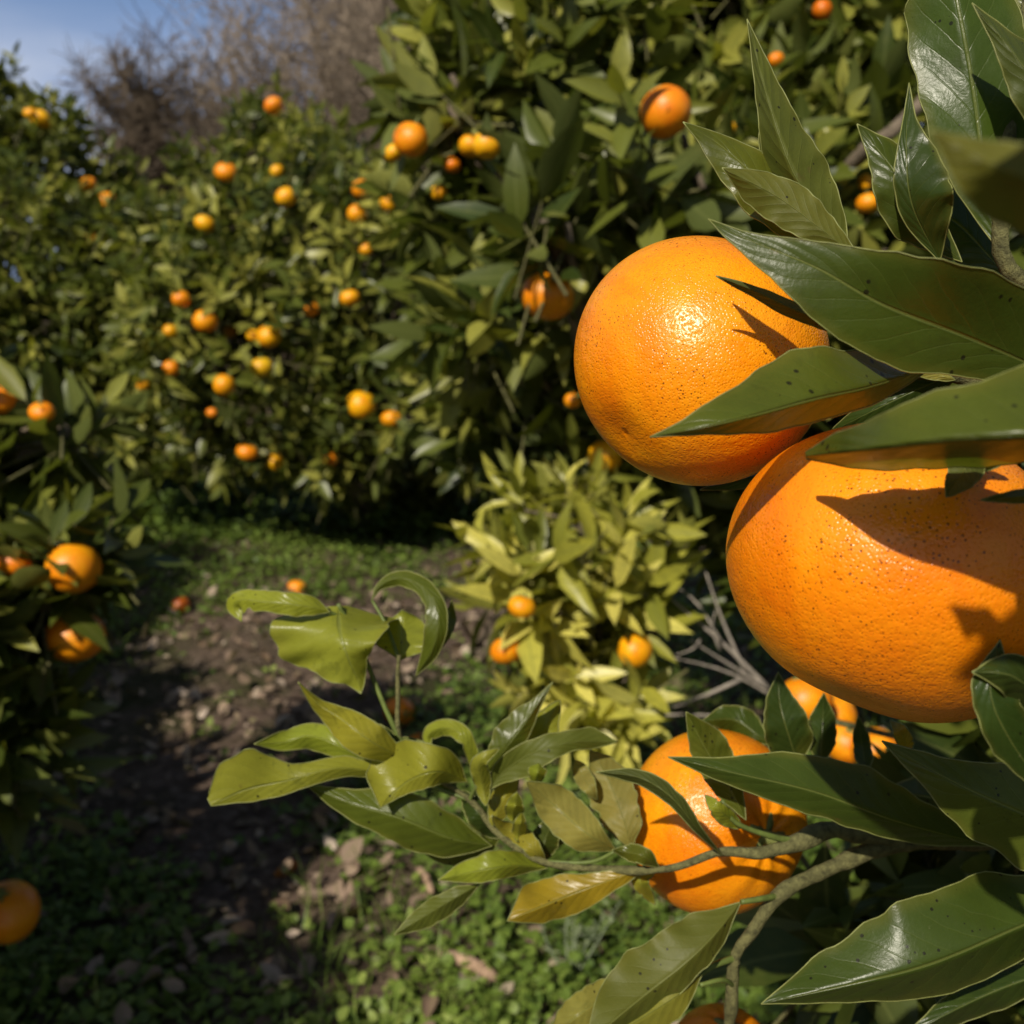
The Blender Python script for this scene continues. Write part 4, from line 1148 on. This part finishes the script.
def bare_shrub(name, base, height, spread, seed, label, mat, stems=9, lv2=9, lv3=9, thick=.02, lean=(0, 0), cat='shrub', group='bare shrubs on the rise', droop=0.0, reach=1.0):
    r = np.random.default_rng(seed)
    base = np.array(base, float)
    root = empty(name, base)
    tag(root, label, cat, group)
    b = Build(); tw = []
    for i in range(stems):
        a = r.uniform(0, 6.28); q = spread * r.uniform(.15, 1) ** .7
        top = base + [math.cos(a) * q + lean[0], math.sin(a) * q * .7 + lean[1], height * r.uniform(.55, 1.0)]
        mid = base * .55 + top * .45 + r.normal(size=3) * spread * .12
        c = catmull([base + r.normal(size=3) * [spread * .08, spread * .08, 0] - [0, 0, .1], mid, top], 9)
        b.tube(c, np.linspace(thick * r.uniform(.8, 1.9), thick * .25, 9), 5)
        for j in range(lv2):
            k = r.integers(2, 9)
            d = unit(unit(c[k] - c[k - 1]) * .6 + r.normal(size=3) * .6 + [0, 0, .18 - droop])
            ln = height * r.uniform(.14, .34) * reach
            e = c[k] + d * ln; m_ = (c[k] + e) / 2 + r.normal(size=3) * ln * .12
            c2 = catmull([c[k], m_, e], 5)
            tw.append((c2, thick * .45))
            for h in range(lv3):
                k2 = r.integers(1, 5)
                d2 = unit(d * .5 + r.normal(size=3) * .7 + [0, 0, .15 - droop * .6]); l2 = ln * r.uniform(.3, .8)
                e2 = c2[k2] + d2 * l2
                tw.append((np.array([c2[k2], (c2[k2] + e2) / 2 + r.normal(size=3) * l2 * .1, e2]), thick * .24))
    b.out('trunk', mat, root)
    Vs = []; Qs = []; off = 0
    for pth, rad in tw:
        v, q, _ = tube(pth, np.linspace(rad, rad * .4, len(pth)), 3, False)
        Vs.append(v); Qs.append(q + off); off += len(v)
    make_mesh('twigs', np.vstack(Vs), [np.vstack(Qs)], mat, root)
    return root


def on_hill(px, dist):
    xx = (px - 512) / F_PX * dist
    return (xx, dist, float(ground_h(xx, dist)))


SH = [  # px, distance, top row in px, spread px, mat, label
    (157, 9.0, 72, 24, M_BARE_D, 'dense dark brown conical tangle standing against the sky', 40, 18, 18),
    (212, 10.0, 95, 48, M_BARE_D, 'low tangled grey brown shrub beside the dark conical tangle', 22, 14, 14),
    (290, 10.0, 55, 60, M_BARE, 'bare purplish brown shrub above the top of the far tree', 20, 13, 13),
    (265, 12.5, 0, 45, M_BARE, 'thin bare shrub with sky showing through its upper twigs', 6, 7, 7),
    (375, 9.5, -50, 60, M_BARE, 'tall bare shrub between the thin shrub and the tall mandarin tree', 17, 13, 12),
    (445, 9.0, -90, 70, M_BARE, 'tall bare shrub whose twigs run behind the tall mandarin tree', 15, 12, 12),
    (380, 13.0, -80, 80, M_BARE_D, 'dark bare thicket tree rising highest on the rise', 18, 13, 13),
    (112, 12.0, 60, 22, M_BARE, 'faint thin bare sapling against the pale cloud', 3, 5, 5),
    (520, 10.0, -80, 90, M_BARE_D, 'bare shrub mostly hidden behind the tall mandarin tree', 11, 10, 10),
    (425, 12.0, -30, 90, M_BARE_D, 'broad dark bare shrub filling the back of the thicket', 18, 13, 13),
    (315, 9.0, 105, 75, M_BARE_D, 'low dark bramble heap just over the far tree', 24, 14, 14),
]
for i, (px, dist, ty, sp, mt, lab, s1, s2, s3) in enumerate(SH):
    bs = on_hill(px, dist)
    # height so that the top reaches its row in the picture
    dv = at(px, ty, 1.0) - CAM
    top = CAM + dv * (dist / dv[1])
    bare_shrub('bare_shrub', bs, max(.8, top[2] - bs[2]), sp * dist / F_PX, 200 + i, lab, mt, s1, s2, s3, thick=.022, droop=.25 if 'conical' in lab or 'tangle' in lab else 0.0, reach=.45 if 'dense' in lab else (.7 if 'thin' in lab else 1.0))


# ------------------------------------------------------------------ sky and sun
w = bpy.data.worlds.new('World'); sc.world = w; w.use_nodes = True
nt = w.node_tree; nt.nodes.clear()
wo = nt.nodes.new('ShaderNodeOutputWorld'); bg = nt.nodes.new('ShaderNodeBackground')
sky = nt.nodes.new('ShaderNodeTexSky'); sky.sky_type = 'NISHITA'; sky.sun_disc = False
elev = math.asin(SUN[2]); azim = math.atan2(SUN[0], SUN[1])
sky.sun_elevation = elev; sky.sun_rotation = azim % (2 * math.pi)
sky.air_density = 1.3; sky.dust_density = 1.0; sky.ozone_density = 2.0
tcw = nt.nodes.new('ShaderNodeTexCoord')
mpw = nt.nodes.new('ShaderNodeMapping'); mpw.inputs['Scale'].default_value = (1.0, 1.0, 3.2); mpw.inputs['Location'].default_value = (0.35, 0.1, 0.22)
nt.links.new(tcw.outputs['Generated'], mpw.inputs[0])
nz = nt.nodes.new('ShaderNodeTexNoise'); nz.inputs['Scale'].default_value = 2.6; nz.inputs['Detail'].default_value = 5; nz.inputs['Roughness'].default_value = .5
nt.links.new(mpw.outputs[0], nz.inputs['Vector'])
mr = nt.nodes.new('ShaderNodeMapRange'); mr.interpolation_type = 'SMOOTHSTEP'
mr.inputs[1].default_value = .32; mr.inputs[2].default_value = .52; mr.inputs[3].default_value = .38; mr.inputs[4].default_value = 1.0
nt.links.new(nz.outputs['Fac'], mr.inputs[0])
mxw = nt.nodes.new('ShaderNodeMix'); mxw.data_type = 'RGBA'
sxyz = nt.nodes.new('ShaderNodeSeparateXYZ'); nt.links.new(tcw.outputs['Generated'], sxyz.inputs[0])
def wmap(sock, a, b_, c, d):
    q_ = nt.nodes.new('ShaderNodeMapRange'); q_.interpolation_type = 'SMOOTHSTEP'; nt.links.new(sock, q_.inputs[0])
    for k_, v_ in enumerate((a, b_, c, d)): q_.inputs[k_ + 1].default_value = v_
    return q_.outputs[0]
def wmul(a, b_):
    q_ = nt.nodes.new('ShaderNodeMath'); q_.operation = 'MULTIPLY'; nt.links.new(a, q_.inputs[0]); nt.links.new(b_, q_.inputs[1]); return q_.outputs[0]
bank = wmul(wmap(sxyz.outputs[1], .55, .85, 0, 1), wmap(sxyz.outputs[2], .18, .42, 1, 0))
mxc = nt.nodes.new('ShaderNodeMix'); mxc.data_type = 'RGBA'
nt.links.new(wmul(mr.outputs[0], wmap(sxyz.outputs[2], .195, .27, 1, .10)), mxc.inputs[0])
mxc.inputs[6].default_value = (2.7, 4.7, 9.0, 1); mxc.inputs[7].default_value = (7.8, 9.0, 11.6, 1)
nt.links.new(mxc.outputs[2], mxw.inputs[7])
nt.links.new(bank, mxw.inputs[0]); nt.links.new(sky.outputs[0], mxw.inputs[6])
nt.links.new(mxw.outputs[2], bg.inputs[0]); bg.inputs[1].default_value = 0.06
nt.links.new(bg.outputs[0], wo.inputs[0])

sl = bpy.data.lights.new('sun', 'SUN'); sl.energy = 5.0; sl.angle = R(0.8); sl.color = (1.0, 0.925, 0.77)
so = bpy.data.objects.new('sun', sl); C.objects.link(so)
so.rotation_euler = Vector(SUN).to_track_quat('Z', 'Y').to_euler()
so.location = (-3, -4, 6)

sc.view_settings.view_transform = 'Standard'
sc.view_settings.look = 'None'
sc.view_settings.exposure = 0.0
sc.view_settings.gamma = 1.0
cy = sc.cycles
cy.use_denoising = True
cy.max_bounces = 6; cy.diffuse_bounces = 3; cy.glossy_bounces = 2; cy.transmission_bounces = 3; cy.transparent_max_bounces = 4
cy.caustics_reflective = False; cy.caustics_refractive = False
cy.sample_clamp_indirect = 6.0
